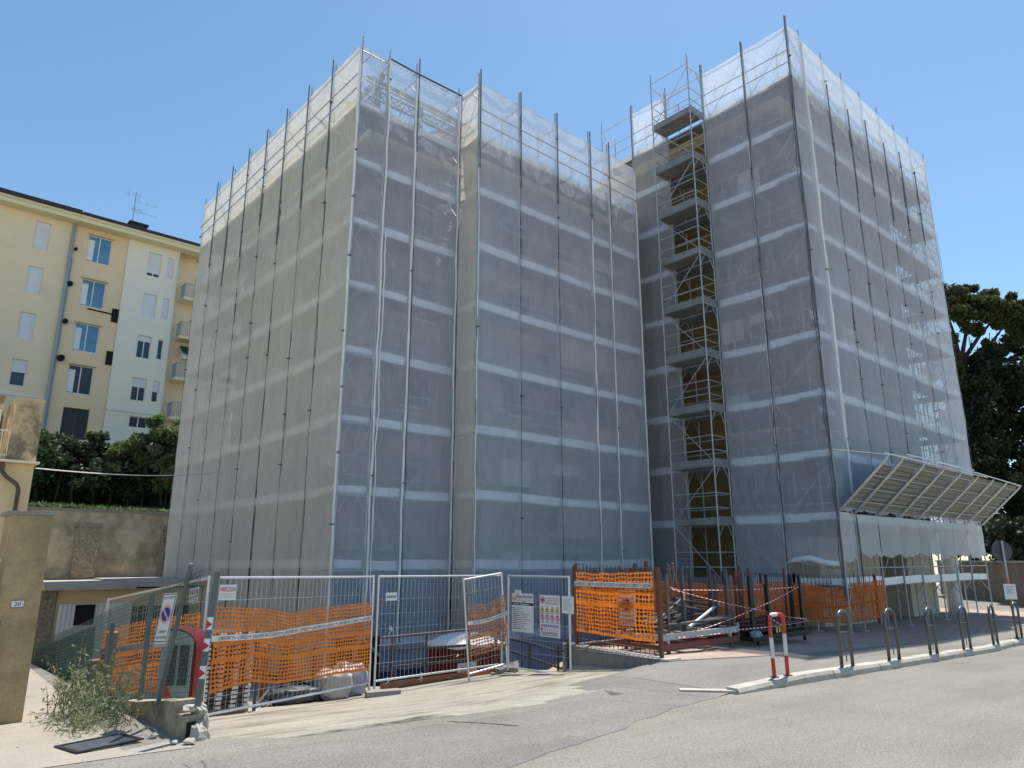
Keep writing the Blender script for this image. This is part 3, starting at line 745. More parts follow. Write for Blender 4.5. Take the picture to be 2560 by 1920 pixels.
    def seams(s, z0, z1, prob=1.0, mat=None, first=0, seed=2):
        for i, d in enumerate(s.bays[first:]):
            s.rope(d, z0, z1, r=.007, amp=.035, seed=seed+i, off=-.028, mat=mat)

DL = [-.59+2*k for k in range(9)]; DL = DL[:9]          # decks of the lower block
DR = [.87+2*k for k in range(10)]                        # decks of the taller block
ZTL, ZTR = 17.5, 20.95
# beige long face of the lower block
bL = [1.8*i for i in range(9)]; bL = [x*14.25/14.4 for x in bL]
sL = Scaffold('scaffolding', 'tall netted scaffolding along the warm beige long face, above the mesh fence panels', (9.25, 17.6), (0, 1), (1, 0), bL, DL, -2.5, ZTL)
sL.frames(split=True); sL.decking(); sL.toes(); sL.rails(front=True); sL.braces(lambda i, k: i in (1, 4, 6, 7) or (i+k) % 5 == 0)
for i in range(8): sL.net(i, -1.5, ZTL, seed=1, mat=M['net_bounce_lit'])
for i, d in enumerate(bL[1:-1]): sL.top_tube(d+.05, 13.9-(i % 3)*.7, 18.0)
sL.seams(-1.4, 14, first=1); sL.clamps(5)
sL.rope(0, -1.4, 17.3, r=.035, mat=M['rope'], seed=9, off=.0, amp=.03)
# return round the far back corner, seen through the netting
sBk = Scaffold('scaffolding', 'rear face scaffolding showing through the netting at the far end of the beige face', (9.25, 31.85), (1, 0), (0, -1), [0.02, 1.1, 2.9, 4.7, 6.5, 8.3], DL, -2.5, ZTL)
sBk.frames(skip_first=True); sBk.decking(); sBk.toes(); sBk.rails(); sBk.braces(lambda i, k: i % 2 == 1)
for i in range(5): sBk.net(i, -1.5, ZTL, seed=2)
# set-back narrow section, then the projecting section
sA = Scaffold('scaffolding', 'narrow set-back strip of netted scaffolding between the beige face and the projecting face', (9.25, 17.6), (1, 0), (0, 1), [0.0, 1.08, 2.14, 3.93], DL, -2.5, ZTL)
sA.frames(skip_first=True); sA.decking(); sA.toes(); sA.rails(); sA.braces(lambda i, k: i != 1 or k % 2)
for i in range(3): sA.net(i, -1.3, ZTL, seed=3, sag=.1)
sA.rope(1.08, -1.2, 17.4, r=.034, mat=M['rope'], seed=2, amp=.035); sA.rope(1.2, -1.2, 11.4, r=.022, mat=M['rope'], seed=4, amp=.06)
sA.rope(2.14, -.6, 17.3, r=.036, mat=M['rope'], seed=3, amp=.04); sA.rope(2.2, -.6, 14, r=.014, seed=6, amp=.03)
sA.rope(3.9, -1.2, 17.2, r=.03, mat=M['rope'], seed=5, amp=.03); sA.clamps(3)
for d in (2.14,): sA.top_tube(d+.05, 14.6, 18.1)
MB().path([(10.3, 17.5, 17.46), (11.2, 17.5, 17.44), (13.2, 17.52, 17.5)], .035, 6).build('edge_cord', M['lace'], sA.t)
bP = [0, 1.85, 3.68, 5.5, 6.62, 8.3]
sP = Scaffold('scaffolding', 'netted scaffolding on the projecting blue-shaded face in the middle of the site', (13.2, 16.5), (1, 0), (0, 1), bP, DL, -2.5, ZTL)
sP.frames(); sP.decking(); sP.toes(); sP.rails(front=True); sP.braces(lambda i, k: i in (0, 2, 4) or k % 3 == 1)
for i in range(5): sP.net(i, -1.9, ZTL, seed=4, sag=.1)
sP.seams(-1.4, 17, seed=12)
sP.rope(5.52, -1.4, 17.3, r=.03, mat=M['rope'], seed=3, amp=.04); sP.rope(6.6, -1.4, 17.3, r=.024, mat=M['rope'], seed=5, amp=.03)
sP.rope(.0, -1.4, 17.3, r=.02, mat=M['rope'], seed=15, amp=.03); sP.rope(8.28, -1.4, 17.3, r=.03, mat=M['rope'], seed=25, amp=.02)
sP.clamps(4)
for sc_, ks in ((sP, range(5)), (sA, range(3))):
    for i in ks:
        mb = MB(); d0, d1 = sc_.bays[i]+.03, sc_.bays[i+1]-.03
        mb.grid(lambda u, v: sc_.P(d0+(d1-d0)*u, .13+.03*noise.noise((u*4+i*3, v*5, 1)), -2.45+3.7*v), 10, 16); mb.build('shade_sheet', M['shade_blue'], sc_.t, smooth=True)  # made-up backing sheets that deepen the blue shade behind the net
# short flank joining the two sections
for d in bP[:5]: sP.top_tube(d, 14.2, 17.95, r=.026, off=-.055)
sJ = Scaffold('scaffolding', 'narrow netted flank of the projecting face, one bay wide with a pale lit top', (13.19, 17.55), (0, -1), (1, 0), [0.03, 1.02], DL, -2.5, ZTL, depth=.95)
sJ.toes(); sJ.net(0, -1.3, ZTL, seed=5, gap=.03, mat=M['net_bounce_lit'])
for k, z in enumerate(DL): sJ.rails(skip=()) if k == 0 else None
sJ.braces(lambda i, k: k % 2 == 0)
# taller block: flank towards the centre
bF = [0, 1.83, 3.67, 5.5, 7.3, 9.1]
sF = Scaffold('scaffolding', 'netted scaffolding on the flank of the taller block, behind the open stair tower', (22.56, 10.04), (0, 1), (1, 0), bF, DR, -.75, ZTR)
sF.frames(split=True); sF.decking(skip={(k, 2) for k in range(0)}); sF.toes(skip={(k, 2) for k in range(10)}); sF.rails(front=True); sF.braces(lambda i, k: i in (0, 1, 3))
for i in (0, 1, 3): sF.net(i, 1.55 if i == 0 else -.2, ZTR, seed=6, wavy=.12)
sF.net(4, -.2, 17.6, seed=6)
for d in (0, 1.83, 3.67, 7.3): sF.top_tube(d, 17.4, 21.35, r=.026, off=-.055)
sF.seams(1.0, 17.5, seed=31); sF.rope(1.86, .5, 17, r=.02, mat=M['rope'], seed=3); sF.clamps(8)
for q in range(3): sF.rope(-.03+.04*q, .4, 18.8, r=.010, amp=.07, seed=40+q, off=-.05-.02*q)
for q in range(2): sF.rope(1.8+.04*q, .2, 18.4, r=.009, amp=.06, seed=50+q, off=-.05)
# bunched plastic at the foot of the net
pl = []
rp = MB().path([sF.P(.1, -.05, 1.5), sF.P(.5, -.1, 1.52), sF.P(1.0, -.09, 1.66), sF.P(1.5, -.08, 1.62), sF.P(1.8, -.05, 1.5)], [.07, .1, .11, .09, .05], 8)
rp.build('rolled_net', M['rope'], sF.t, smooth=True)
# open stair tower
sT = Scaffold('scaffolding', 'open unwrapped scaffold tower with ladders decks and toe boards in the recess', (21.52, 13.71), (0, 1), (1, 0), [0.0, 1.8], DR, -1.0, ZTR+.05, depth=1.0)
sT.frames(split=True); sT.decking(); sT.toes(mat=M['deck']); sT.rails(split=True); sT.braces()
for z in DR:
    b = MB(); b.obox((21.56, 13.68, z-.055), (.93, 0, 0), (0, .018, 0), (0, 0, .255)); b.build('toe_board', M['deck'], sT.t)
    for q in (.5, 1.0):
        for n_ in (13.71, 15.51): MB().tube((21.57, n_, z+q), (22.5, n_, z+q), .019, 6).build('guard_rail', M['galv'], sT.t)
# street face of the taller block
bS = [0, 1.12, 2.95, 4.75, 6.5, 8.35, 10.2, 11.95, 13.95]
sS = Scaffold('scaffolding', 'netted scaffolding on the street face of the taller block, with a slanting canopy', (22.56, 10.04), (1, 0), (0, 1), bS, DR, -.7, ZTR)
sS.frames(skip_first=True, split=True); sS.decking(); sS.toes(); sS.rails(); sS.braces(lambda i, k: i in (0, 3, 5, 7) or k == 0)
for i in range(8): sS.net(i, 3.15, ZTR, seed=7, billow=.10 if i == 0 else .03)
for i in range(8): sS.net(i, 1.75 if i else 1.6, 3.05, seed=8, wavy=.13, sag=0, billow=.06, mat=M['net_dense']).name = 'skirt_net'
for i, d in enumerate(bS[2:-1]): sS.top_tube(d+.05, 16.3-(i % 2)*.5, 19.9-(i % 2)*.3)
sS.seams(3.3, 17, first=2, seed=60); sS.clamps(11)
sS.rope(1.1, 3.2, 20.8, r=.05, mat=M['rope'], seed=3, amp=.06); sS.rope(1.2, 3.2, 17, r=.02, mat=M['rope'], seed=8, amp=.1)
for q in range(2): sS.rope(1.16+.05*q, .5, 3.2, r=.012, amp=.05, seed=70+q, off=-.05)
# base plates and jacks
for d in bS:
    for off in (.05, 1.0):
        z = zpave(22.56+d, 10)
        b = MB(); p = sS.P(d, off, 0); b.box((p.x-.1, p.y-.1, z+.012), (p.x+.1, p.y+.1, z+.025)); b.tube((p.x, p.y, z+.02), (p.x, p.y, z+.25), .02)
        b.build('base_plate', M['galv_bright'], sS.t)
# canopy: slanting brackets with corrugated sheets
A0, A1 = (9.98, 3.12), (8.40, 4.62)       # (n, z) inner low edge, outer high edge
def cpt(d, t, lift=0.):
    return Vector((22.56+d, A0[0]+(A1[0]-A0[0])*t - .69*lift*0, A0[1]+(A1[1]-A0[1])*t+lift))
for i in range(8):
    t1 = 1.0 if i else .86
    b = MB(); k = 22; d0, d1 = bS[i]+.04, bS[i+1]-.04
    n0 = len(b.v)
    for j in range(k+1):
        t = .03+(t1-.05)*j/k; lf = .06+(.04 if j % 2 else 0)
        for d in (d0, d1):
            p = cpt(d, t, lf); b.v.append(tuple(p))
    for j in range(k+1):
        t = .03+(t1-.05)*j/k; lf = .064+(.04 if j % 2 else 0)
        for d in (d0, d1): b.v.append(tuple(cpt(d, t, lf)))
    m_ = 2*(k+1)
    for j in range(k):
        b.f.append([n0+2*j, n0+2*j+2, n0+2*j+3, n0+2*j+1]); b.f.append([n0+m_+2*j, n0+m_+2*j+1, n0+m_+2*j+3, n0+m_+2*j+2])
    b.f.append([n0+1, n0, n0+m_, n0+m_+1]); b.f.append([n0+2*k, n0+2*k+1, n0+m_+2*k+1, n0+m_+2*k])
    b.build('canopy_sheet', M['canopy'], sS.t)
    b = MB()
    for t in (.18, .42, .66, .9):
        if t < t1: b.tube(cpt(bS[i]+.03, t, .035), cpt(bS[i+1]-.03, t, .035), .018, 6)
    b.build('purlin', M['galv'], sS.t)
for d in bS:
    b = MB(); b.tube(cpt(d, -.03, 0), cpt(d, 1.04, 0), .025); b.tube(cpt(d+.05, 0, -.03), cpt(d+.05, 1.0, -.03), .018, 6); b.build('canopy_bracket', M['galv_bright'], sS.t)
b = MB(); b.tube(cpt(-.1, 1.0, .12), cpt(9.6, 1.0, .1), .024); b.tube(cpt(4.0, 1.04, .16), cpt(14.1, 1.02, .04), .024); b.tube(cpt(1.6, 1.02, .2), cpt(8.0, 1.02, .22), .024)
b.tube((22.52, 10.0, 5.05), cpt(2.2, 1.0, .2), .014, 6); b.tube(cpt(8.5, .96, .28), cpt(14.1, .98, .1), .02)
b.build('tie_tube', M['galv_bright'], sS.t)
# end return of the taller block, lit from behind
sE = Scaffold('scaffolding', 'sunlit netted scaffolding on the far end of the taller block, glowing through the street netting', (36.5, 10.1), (0, 1), (-1, 0), [0.02, 1.1, 2.9, 4.7, 6.5], DR[1:], -.7, ZTR)
sE.frames(skip_first=True); sE.decking(); sE.toes(); sE.rails(); sE.braces(lambda i, k: i % 2 == 0)
for i in range(4): sE.net(i, 1.8, ZTR, seed=9)
# column wrapped in white plastic near the far end
cw = MB(); cw.path([(35.6, 11.2, -.7), (35.62, 11.25, .3), (35.58, 11.2, 1.4), (35.6, 11.2, 2.5)], [.34, .3, .33, .3], 10)
origin_to(tag(cw.build('wrapped_column', M['sheet_white'], smooth=True), 'column wrapped in white plastic sheet under the canopy end', 'column'), (35.6, 11.2, -.7))
# ------------------------------------------------------------------ cream apartment block on the bank
U, NF = (1, 0, 0), (0, -1, 0)
hc = thing('apartment_building', 'cream five-storey apartment block with white shutters and stair windows coloured as sky reflections, up the bank', 'building', (6, 49.5, 7.5))
def facade(name, mat, x0, x1, z0, z1, y, openings, depth=.17):
    """front wall with real window openings and reveals"""
    xs = sorted({x0, x1, *[o[0] for o in openings], *[o[1] for o in openings]}); zs = sorted({z0, z1, *[o[2] for o in openings], *[o[3] for o in openings]})
    m = MB()
    for a, c in zip(xs, xs[1:]):
        for d, e in zip(zs, zs[1:]):
            if any(o[0] <= a and c <= o[1] and o[2] <= d and e <= o[3] for o in openings): continue
            m.face([(a, y, d), (c, y, d), (c, y, e), (a, y, e)])
    for a, c, d, e in openings:
        q = y+depth
        m.face([(a, y, d), (a, y, e), (a, q, e), (a, q, d)]); m.face([(c, y, d), (c, q, d), (c, q, e), (c, y, e)])
        m.face([(a, y, e), (c, y, e), (c, q, e), (a, q, e)]); m.face([(a, y, d), (a, q, d), (c, q, d), (c, y, d)])
    m.box((x0, y+depth+.02, z0), (x1, 60, z1))
    return m.build(name, mat, hc)
OPL = [(4.73, 5.51, 20.16, 21.95), (4.73, 5.51, 17.24, 18.98), (4.73, 5.51, 14.39, 16.01), (4.73, 5.51, 11.5, 13.1), (3.75, 4.6, 8.75, 9.75)]
OPM = [(7.6, 8.98, 20.15, 21.95), (7.6, 8.98, 17.15, 18.95), (7.6, 8.98, 14.2, 16.0), (7.6, 8.98, 11.5, 13.3), (7.65, 9.05, 8.7, 10.6)]
OPR = [(11.19, 12.03, 20.12, 21.8), (12.43, 12.83, 20.26, 21.73), (11.19, 12.05, 17.22, 18.86), (12.43, 12.83, 17.34, 18.79), (11.19, 12.04, 14.4, 15.94), (12.43, 12.8, 14.5, 15.88), (11.19, 12.06, 11.55, 13.07), (12.43, 12.85, 11.61, 13.03), (11.3, 12.4, 9.8, 10.55)]
facade('wall', M['cream'], -14, 6.8, 7, 22.6, 49.5, OPL)
facade('wall', M['cream_warm'], 6.803, 9.9, 7, 22.6, 49.53, OPM)
facade('wall', M['cream_pale'], 9.903, 13.13, 7, 22.6, 49.5, OPR)
MB().box((13.133, 50.4, 7), (18, 60, 22.6)).build('wall', M['cream'], hc)
r = MB(); r.box((-14.5, 48.6, 22.603), (18.4, 60, 22.75)); r.box((-14.4, 48.7, 22.35), (18.3, 49.497, 22.6)); r.build('cornice', M['cornice'], hc)
r = MB(); r.prism([(-14.6, 48.45), (6.9, 48.45), (6.9, 60), (-14.6, 60)], 22.753, 22.98); r.prism([(6.95, 48.5), (18.5, 48.5), (18.5, 60), (6.95, 60)], 22.753, 22.93)
r.build('roof', M['roofdark'], hc)
r = MB(); r.box((9.95, 50.0, 22.75), (10.95, 51, 23.75)); r.box((9.85, 49.9, 23.75), (11.05, 51.1, 23.87)); r.build('chimney', M['roofdark'], hc)
for x0, x1, z0, z1, sh in ((4.73, 5.51, 20.16, 21.95, 1), (4.73, 5.51, 17.24, 18.98, 1), (4.73, 5.51, 14.39, 16.01, 1), (4.73, 5.51, 11.5, 13.1, .48)):
    window(hc, (x0, 49.66, z0), U, NF, x1-x0, z1-z0, frame=M['white'], shut=sh, cross=False)
for x0, x1, z0, z1, sh in ((11.19, 12.03, 20.12, 21.8, .86), (12.43, 12.83, 20.26, 21.73, 1), (11.19, 12.05, 17.22, 18.86, 1), (12.43, 12.83, 17.34, 18.79, 1), (11.19, 12.04, 14.4, 15.94, .25), (12.43, 12.8, 14.5, 15.88, 0), (11.19, 12.06, 11.55, 13.07, .4), (12.43, 12.85, 11.61, 13.03, .52)):
    window(hc, (x0, 49.66, z0), U, NF, x1-x0, z1-z0, frame=M['white'], shut=sh, cross=x1-x0 > .6)
window(hc, (11.3, 49.66, 9.8), U, NF, 1.1, .75, frame=M['shutter'], cross=True, sill=False)
window(hc, (3.75, 49.66, 8.75), U, NF, .85, 1.0, frame=M['white'], sill=False)
for z0, z1, pane in ((20.15, 21.95, 'glassblue'), (17.15, 18.95, 'glassblue'), (14.2, 16.0, 'glassblue'), (11.5, 13.3, 'glassdark')):
    fr = window(hc, (7.6, 49.69, z0), U, NF, 1.38, z1-z0, frame=M['white'], pane=M[pane], cross=True, sill=False)
    MB().box((7.66, 49.630, z0+.1), (8.0, 49.639, z1-.3)).build('curtain', M['shutter'], fr)
    MB().box((7.52, 49.40, z1), (9.06, 49.526, z1+.07)).build('lintel', M['oldyellow'], fr)
window(hc, (7.65, 49.69, 8.7), U, NF, 1.4, 1.9, frame=M['brown'], sill=False)
for x0, x1, z0, z1 in ((9.5, 9.88, 16.45, 17.35), (9.52, 9.88, 13.6, 14.5)):
    b = MB(); b.box((x0, 49.47, z0), (x1, 49.528, z1)); b.build('dark_vent', M['dark'], hc)
MB().tube((8.1, 49.5, 17.0), (9.7, 49.48, 16.95), .045, 6).build('cable', M['dark'], hc)
for x, z, rr in ((6.98, 20.7, .09), (6.96, 18.35, .16), (7.02, 15.9, .15), (7.1, 13.55, .2)):
    b = MB(); b.tube((x, 49.30, z), (x, 49.528, z), rr, 10); b.build('wall_lamp', M['dark'], hc)
b = MB(); b.tube((6.72, 49.38, 8.5), (6.72, 49.38, 22.3), .1, 10); b.tube((6.86, 49.42, 8.5), (6.86, 49.42, 20), .035, 6)
b.build('drainpipe', M['greyzinc'], hc)
b = MB(); b.tube((13.04, 49.42, 8), (13.04, 49.42, 22.2), .028, 6); b.tube((13.05, 49.4, 21.7), (13.05, 49.4, 22.35), .06, 6); b.build('drainpipe', M['white'], hc)
MB().box((-14, 49.44, 10.9), (6.6, 49.497, 11.02)).build('string_course', M['white'], hc)
MB().box((9.92, 49.44, 10.75), (13.1, 49.497, 10.87)).build('string_course', M['white'], hc)
for z in (19.2, 16.4, 13.5, 10.8):
    bal = MB(); bal.box((13.65, 49.3, z-.2), (16.5, 50.397, z)); o_ = bal.build('balcony', M['cornice'], hc)
    b = MB(); b.box((13.7, 49.33, z+.95), (16.5, 49.37, z+1.0))
    for k in range(26): b.box((13.7+.11*k, 49.34, z), (13.72+.11*k, 49.36, z+.95))
    for k in range(9): b.box((13.7, 49.36+.11*k, z), (13.72, 49.38+.11*k, z+.95))
    b.box((13.69, 49.37, z+.95), (13.73, 50.39, z+1.0)); b.build('railing', M['greyzinc'], o_)
MB().obox((14.0, 49.35, 15.2), (1.5, 0, 0), (0, .9, .7), (0, .02, .03)).build('awning', M['awning'], hc)
MB().box((14.1, 49.6, 14.9), (14.7, 50.0, 15.4)).build('air_conditioner', M['white'], hc)
# television aerial
ta = thing('tv_aerial', 'spindly television aerial mast on the dark chimney of the cream block', 'aerial', (10.1, 50.3, 23.87))
b = MB(); b.tube((10.1, 50.3, 23.87), (10.1, 50.3, 26.2), .022, 6); b.build('mast', M['galv_dark'], ta)
for z, x0, x1, k, hh in ((25.95, 9.3, 10.7, 2, .5), (25.5, 10.1, 11.6, 3, .3), (24.75, 10.0, 11.6, 10, .16), (24.9, 9.9, 10.6, 4, .3)):
    b = MB(); b.tube((x0, 50.3, z), (x1, 50.2, z), .014, 5)
    for i in range(k):
        x = x0+(x1-x0)*(i+.5)/k; b.tube((x, 50.25, z-hh/2), (x, 50.25, z+hh/2), .009, 5)
    b.build('antenna', M['galv_dark'], ta)

# ------------------------------------------------------------------ retaining wall and garages
rt = thing('retaining_wall', 'tall stained retaining wall with rough pilasters above the garages', 'wall', (6, 33, -1.6))
MB().box((-30, 33, -1.8), (22, 33.4, 3.5)).build('wall', M['retaining'], rt)
MB().box((-30, 32.93, 3.503), (22, 33.45, 3.6)).build('coping', M['concrete'], rt)
for x in (6.55, 9.75, 3.3, .1):
    b = MB(); b.box((x-.42, 32.7, -1.8), (x+.42, 32.997, 2.85)); b.box((x-.47, 32.66, 2.853), (x+.47, 32.997, 3.02)); b.build('pilaster', M['pilaster'], rt)
g = thing('garage', 'low garage row with pale slab roof and white boarded door under the retaining wall', 'garage', (6, 27, -1.8))
MB().box((4.78, 27.0, -1.85), (9.2, 32.6, .68)).build('wall', M['oldyellow'], g)
MB().box((4.3, 26.4, .70), (6.9, 32.6, .86)).build('roof', M['kerb'], g)
MB().box((6.92, 26.6, .74), (9.2, 32.6, .92)).build('roof', M['kerb'], g)
d = MB()
for i in range(17): d.box((4.85+.125*i, 26.93, -1.8), (4.85+.125*i+.115, 26.997, .25))
dd = d.build('door', M['white'], g)
MB().box((5.32, 26.9, -.4), (5.88, 26.925, .22)).build('opening', M['dark'], dd)
MB().box((7.0, 26.95, -1.8), (8.8, 26.997, .1)).build('door', M['dark'], g)
MB().box((4.1, 26.9, -1.85), (4.75, 27.6, .72)).build('pier', M['pilaster'], g)

# ------------------------------------------------------------------ old yellow houses on the left
hy = thing('yellow_house', 'old peeling yellow house with a brown drainpipe and pale balcony rail behind the gate pier', 'house', (1, 16.7, 0))
MB().box((-9, 16.7, -.8), (2.24, 21, 3.45)).build('wall', M['oldyellow'], hy)
MB().box((1.78, 16.6, 3.50), (2.24, 20.6, 4.75)).build('parapet_pier', M['oldyellow_stain'], hy)
b = MB(); b.box((-9, 16.5, 3.453), (2.3, 20.9, 3.497)); b.build('ledge', M['cornice'], hy)
MB().box((-9, 18.6, 3.5), (1.775, 20.9, 5.1)).build('upper_wall', M['oldyellow_stain'], hy)
MB().box((-9, 16.56, 3.35), (1.74, 16.697, 3.45)).build('gutter', M['redoxide'], hy)
b = MB(); b.path([(1.72, 16.6, 3.4), (1.72, 16.58, 3.28), (1.80, 16.58, 3.18), (1.98, 16.58, 3.05), (2.03, 16.58, 2.95), (2.03, 16.58, 1.5), (2.0, 16.58, 0)], .04, 8); b.build('drainpipe', M['brown'], hy)
b = MB()
b.box((-3, 16.62, 4.05), (1.76, 16.65, 4.08)); b.box((-3, 16.62, 3.58), (1.76, 16.65, 3.61))
for k in range(16): b.box((1.74-.115*k, 16.625, 3.6), (1.755-.115*k, 16.645, 4.06))
b.build('balcony_rail', M['cornice'], hy)
window(hy, (1.2, 18.6, 4.28), U, NF, .55, .5, frame=M['white'], sill=True)
g20 = thing('gate_pier', 'grimy ochre gate pier wall bearing the house number plate, at the left edge', 'wall', (1, 9.7, -.1))
MB().box((-6, 9.7, -.3), (1.17, 10.1, 1.25)).build('wall', M['oldyellow_dark'], g20)
pr = MB(); pr.box((1.172, 9.69, -.3), (1.56, 10.3, 2.13)); pr.build('pier', M['oldyellow_dark'], g20)
MB().box((1.13, 9.66, 2.132), (1.58, 10.33, 2.17)).build('coping', M['concrete'], g20)
MB().box((-6, 9.64, 1.252), (1.168, 10.16, 1.3)).build('coping', M['concrete'], g20)
MB().box((.3, 9.68, -.1), (1.22, 9.697, 1.0)).build('gate_opening', M['dark'], g20)
b = MB(); b.box((-2, 9.8, 1.34), (1.15, 9.83, 1.37)); b.box((-2, 9.8, 1.62), (1.15, 9.83, 1.65))
for k in range(12): b.box((1.12-.12*k, 9.805, 1.3), (1.135-.12*k, 9.825, 1.63))
b.build('balcony_rail', M['cornice'], g20)
np_ = thing('number_plate', 'small white house number plate reading 20 on the ochre pier', 'number plate', (1.35, 9.69, 1.17))
MB().box((1.295, 9.676, 1.135), (1.405, 9.689, 1.205)).build('plate', M['white'], np_)
lettering('20', .042, (1.35, 9.6755, 1.149), U, (0, 0, 1), M['ink'], 'number', np_, width=.06, centre=True)
fr = MB(); fr.box((1.29, 9.672, 1.13), (1.41, 9.68, 1.136)); fr.box((1.29, 9.672, 1.204), (1.41, 9.68, 1.21)); fr.build('frame', M['slate'], np_)
# thin cable strung across the drive
b = MB(); pts = []
for k in range(21):
    t = k/20; p = Vector((2.24, 16.55, 3.37)).lerp(Vector((9.2, 26.8, 4.73)), t); p.z -= .25*4*t*(1-t)*.5; pts.append(p)
b.path(pts, .013, 6); tag(b.build('cable', M['tape']), 'pale cable strung from the yellow house across to the netting', 'cable')

# ------------------------------------------------------------------ ruined low wall with the green mesh fence
lw = thing('low_wall', 'crumbling mossy low wall with broken stone end beside the driveway', 'wall', (2.7, 8, -.15))
def lwz(n): return .26 - .140*(n-8)
def lwall(u, v):
    return None
b = MB(); K = 60
prof = [(2.60, 0), (2.60, 1), (2.84, 1), (2.84, 0)]
i0 = len(b.v)
for k in range(K+1):
    n = 8.0 + 16*(k/K)**1.3
    zt_ = lwz(n) + .018*noise.noise((n*4, 1, 1)); zb_ = zt_ - .62
    for j, (x, t) in enumerate(prof): b.v.append((x+.014*noise.noise((n*3, j*3.1, 2)), n, zb_ if t == 0 else zt_+.012*noise.noise((n*5, j, 7))))
for k in range(K):
    for j in range(4):
        l = (j+1) % 4; b.f.append([i0+4*k+j, i0+4*k+l, i0+4*(k+1)+l, i0+4*(k+1)+j])
b.f.append([i0+3-j for j in range(4)]); b.f.append([i0+4*K+j for j in range(4)])
b.build('wall', M['wallstain'], lw)
MB().box((2.57, 8.2, .2), (2.6, 8.21, .2)) if False else None
# broken masonry at the end
rr = random.Random(21)
def rock(mb, c, r, seed, sq=(1, 1, 1), k=8):
    n0 = len(mb.v); c = Vector(c)
    for i in range(k+1):
        th_ = math.pi*i/k
        for j in range(2*k):
            ph_ = math.pi*j/k; d = Vector((math.sin(th_)*math.cos(ph_), math.sin(th_)*math.sin(ph_), math.cos(th_)))
            rad = r*(1+.35*noise.noise(d*1.6+Vector((seed, 0, 0)))+.18*noise.noise(d*4+Vector((0, seed, 0))))
            mb.v.append((c.x+d.x*rad*sq[0], c.y+d.y*rad*sq[1], c.z+d.z*rad*sq[2]))
    for i in range(k):
        for j in range(2*k):
            l = (j+1) % (2*k); mb.f.append([n0+i*2*k+j, n0+(i+1)*2*k+j, n0+(i+1)*2*k+l, n0+i*2*k+l])
b = MB()
b.obox((2.60, 7.82, -.30), (.22, .02, 0), (0, .185, 0), (.01, 0, .44)); b.build('broken_end', M['wallstain'], lw)
b = MB()
for c, r_, sq in (((2.76, 7.78, -.08), .11, (.9, .7, 1.3)), ((2.70, 7.74, -.17), .10, (1.2, .8, .8)), ((2.79, 7.9, .17), .08, (.8, 1.4, .8)), ((2.70, 7.86, .2), .07, (1.3, 1, .5)), ((2.83, 7.84, .05), .07, (.6, 1, 1.4))):
    rock(b, c, r_, rr.random()*50, sq, 9)
b.build('rubble', M['kerb'], lw)
MB().box((2.655, 7.795, -.1), (2.73, 7.835, .08)).build('hole', M['dark'], lw)
# green mesh fence
gf = thing('mesh_fence', 'green wire mesh fence on the crumbling wall, dropping away along the drive', 'fence', (2.72, 8, .3))
for n, h in ((9.62, 1.2), (11.27, 1.0), (12.75, .95), (14.4, .95), (16.4, .95), (18.6, .95), (21, .95)):
    z = lwz(n)-.05; wd = .028 if n > 8.5 else .04
    b = MB(); b.box((2.70-wd, n-.014, z), (2.70+wd, n+.014, z+h+.05)); b.build('post', M['fencepost'], gf)
def ftop(n): return lerpline([(7.9, 1.53), (9.62, 1.23), (11.27, .98), (12.75, .71), (16.4, .12), (22, -.8)])(n)
seg = [(7.92, 9.6), (9.64, 11.25), (11.29, 12.73), (12.77, 16.38), (16.42, 21)]
for a, c in seg:
    b = MB(); n = a
    while n < c:
        b.box((2.675, n-.0022, lwz(n)+.02), (2.679, n+.0022, ftop(n))); n += .05
    L = ftop(a)-lwz(a); k = int(L/.05)
    for i in range(k+1):
        f = i/k
        za = lwz(a)+.02+(ftop(a)-lwz(a)-.02)*f; zc = lwz(c)+.02+(ftop(c)-lwz(c)-.02)*f
        b.obox((2.672, a, za), (.004, 0, 0), (0, c-a, zc-za), (0, 0, .0042 if i % 4 else .008))
    b.build('wire_mesh', M['green_wire'], gf)
# shade cloth and junk behind the low end of the fence
b = MB(); b.grid(lambda u, v: (2.86+.03*noise.noise((u*9, v*3, 1)), 12.9+9*u, lwz(12.9+9*u)-.4+(ftop(12.9+9*u)-lwz(12.9+9*u)+.36)*v), 30, 4)
sc = tag(b.build('shade_cloth', net_material('green_shade_cloth', col=(.05, .10, .085), cover=.82, trans=.3), smooth=True), 'dark green shade cloth tied along the lower mesh fence', 'shade cloth'); origin_to(sc, (2.86, 13, -.6))
for i, (n, h, w_) in enumerate(((13.1, 1.3, .16), (13.7, 1.0, .2), (14.4, .9, .3), (15.2, .75, .25), (16.2, .7, .5))):
    z = zdrive(3.2, n); b = MB(); b.obox((3.05+.1*(i % 2), n, z), (w_, .03, 0), (0, .05, .02), (.05, .03, h))
    o_ = b.build('board', (M['plank'], M['slate'], M['plank'])[i % 3]); origin_to(tag(o_, ('upright weathered board leaning behind the shade cloth', 'upright slate-coloured board leaning behind the shade cloth', 'upright weathered board leaning behind the shade cloth')[i % 3], 'board', 'boards behind the shade cloth'), (3.1, n, z))

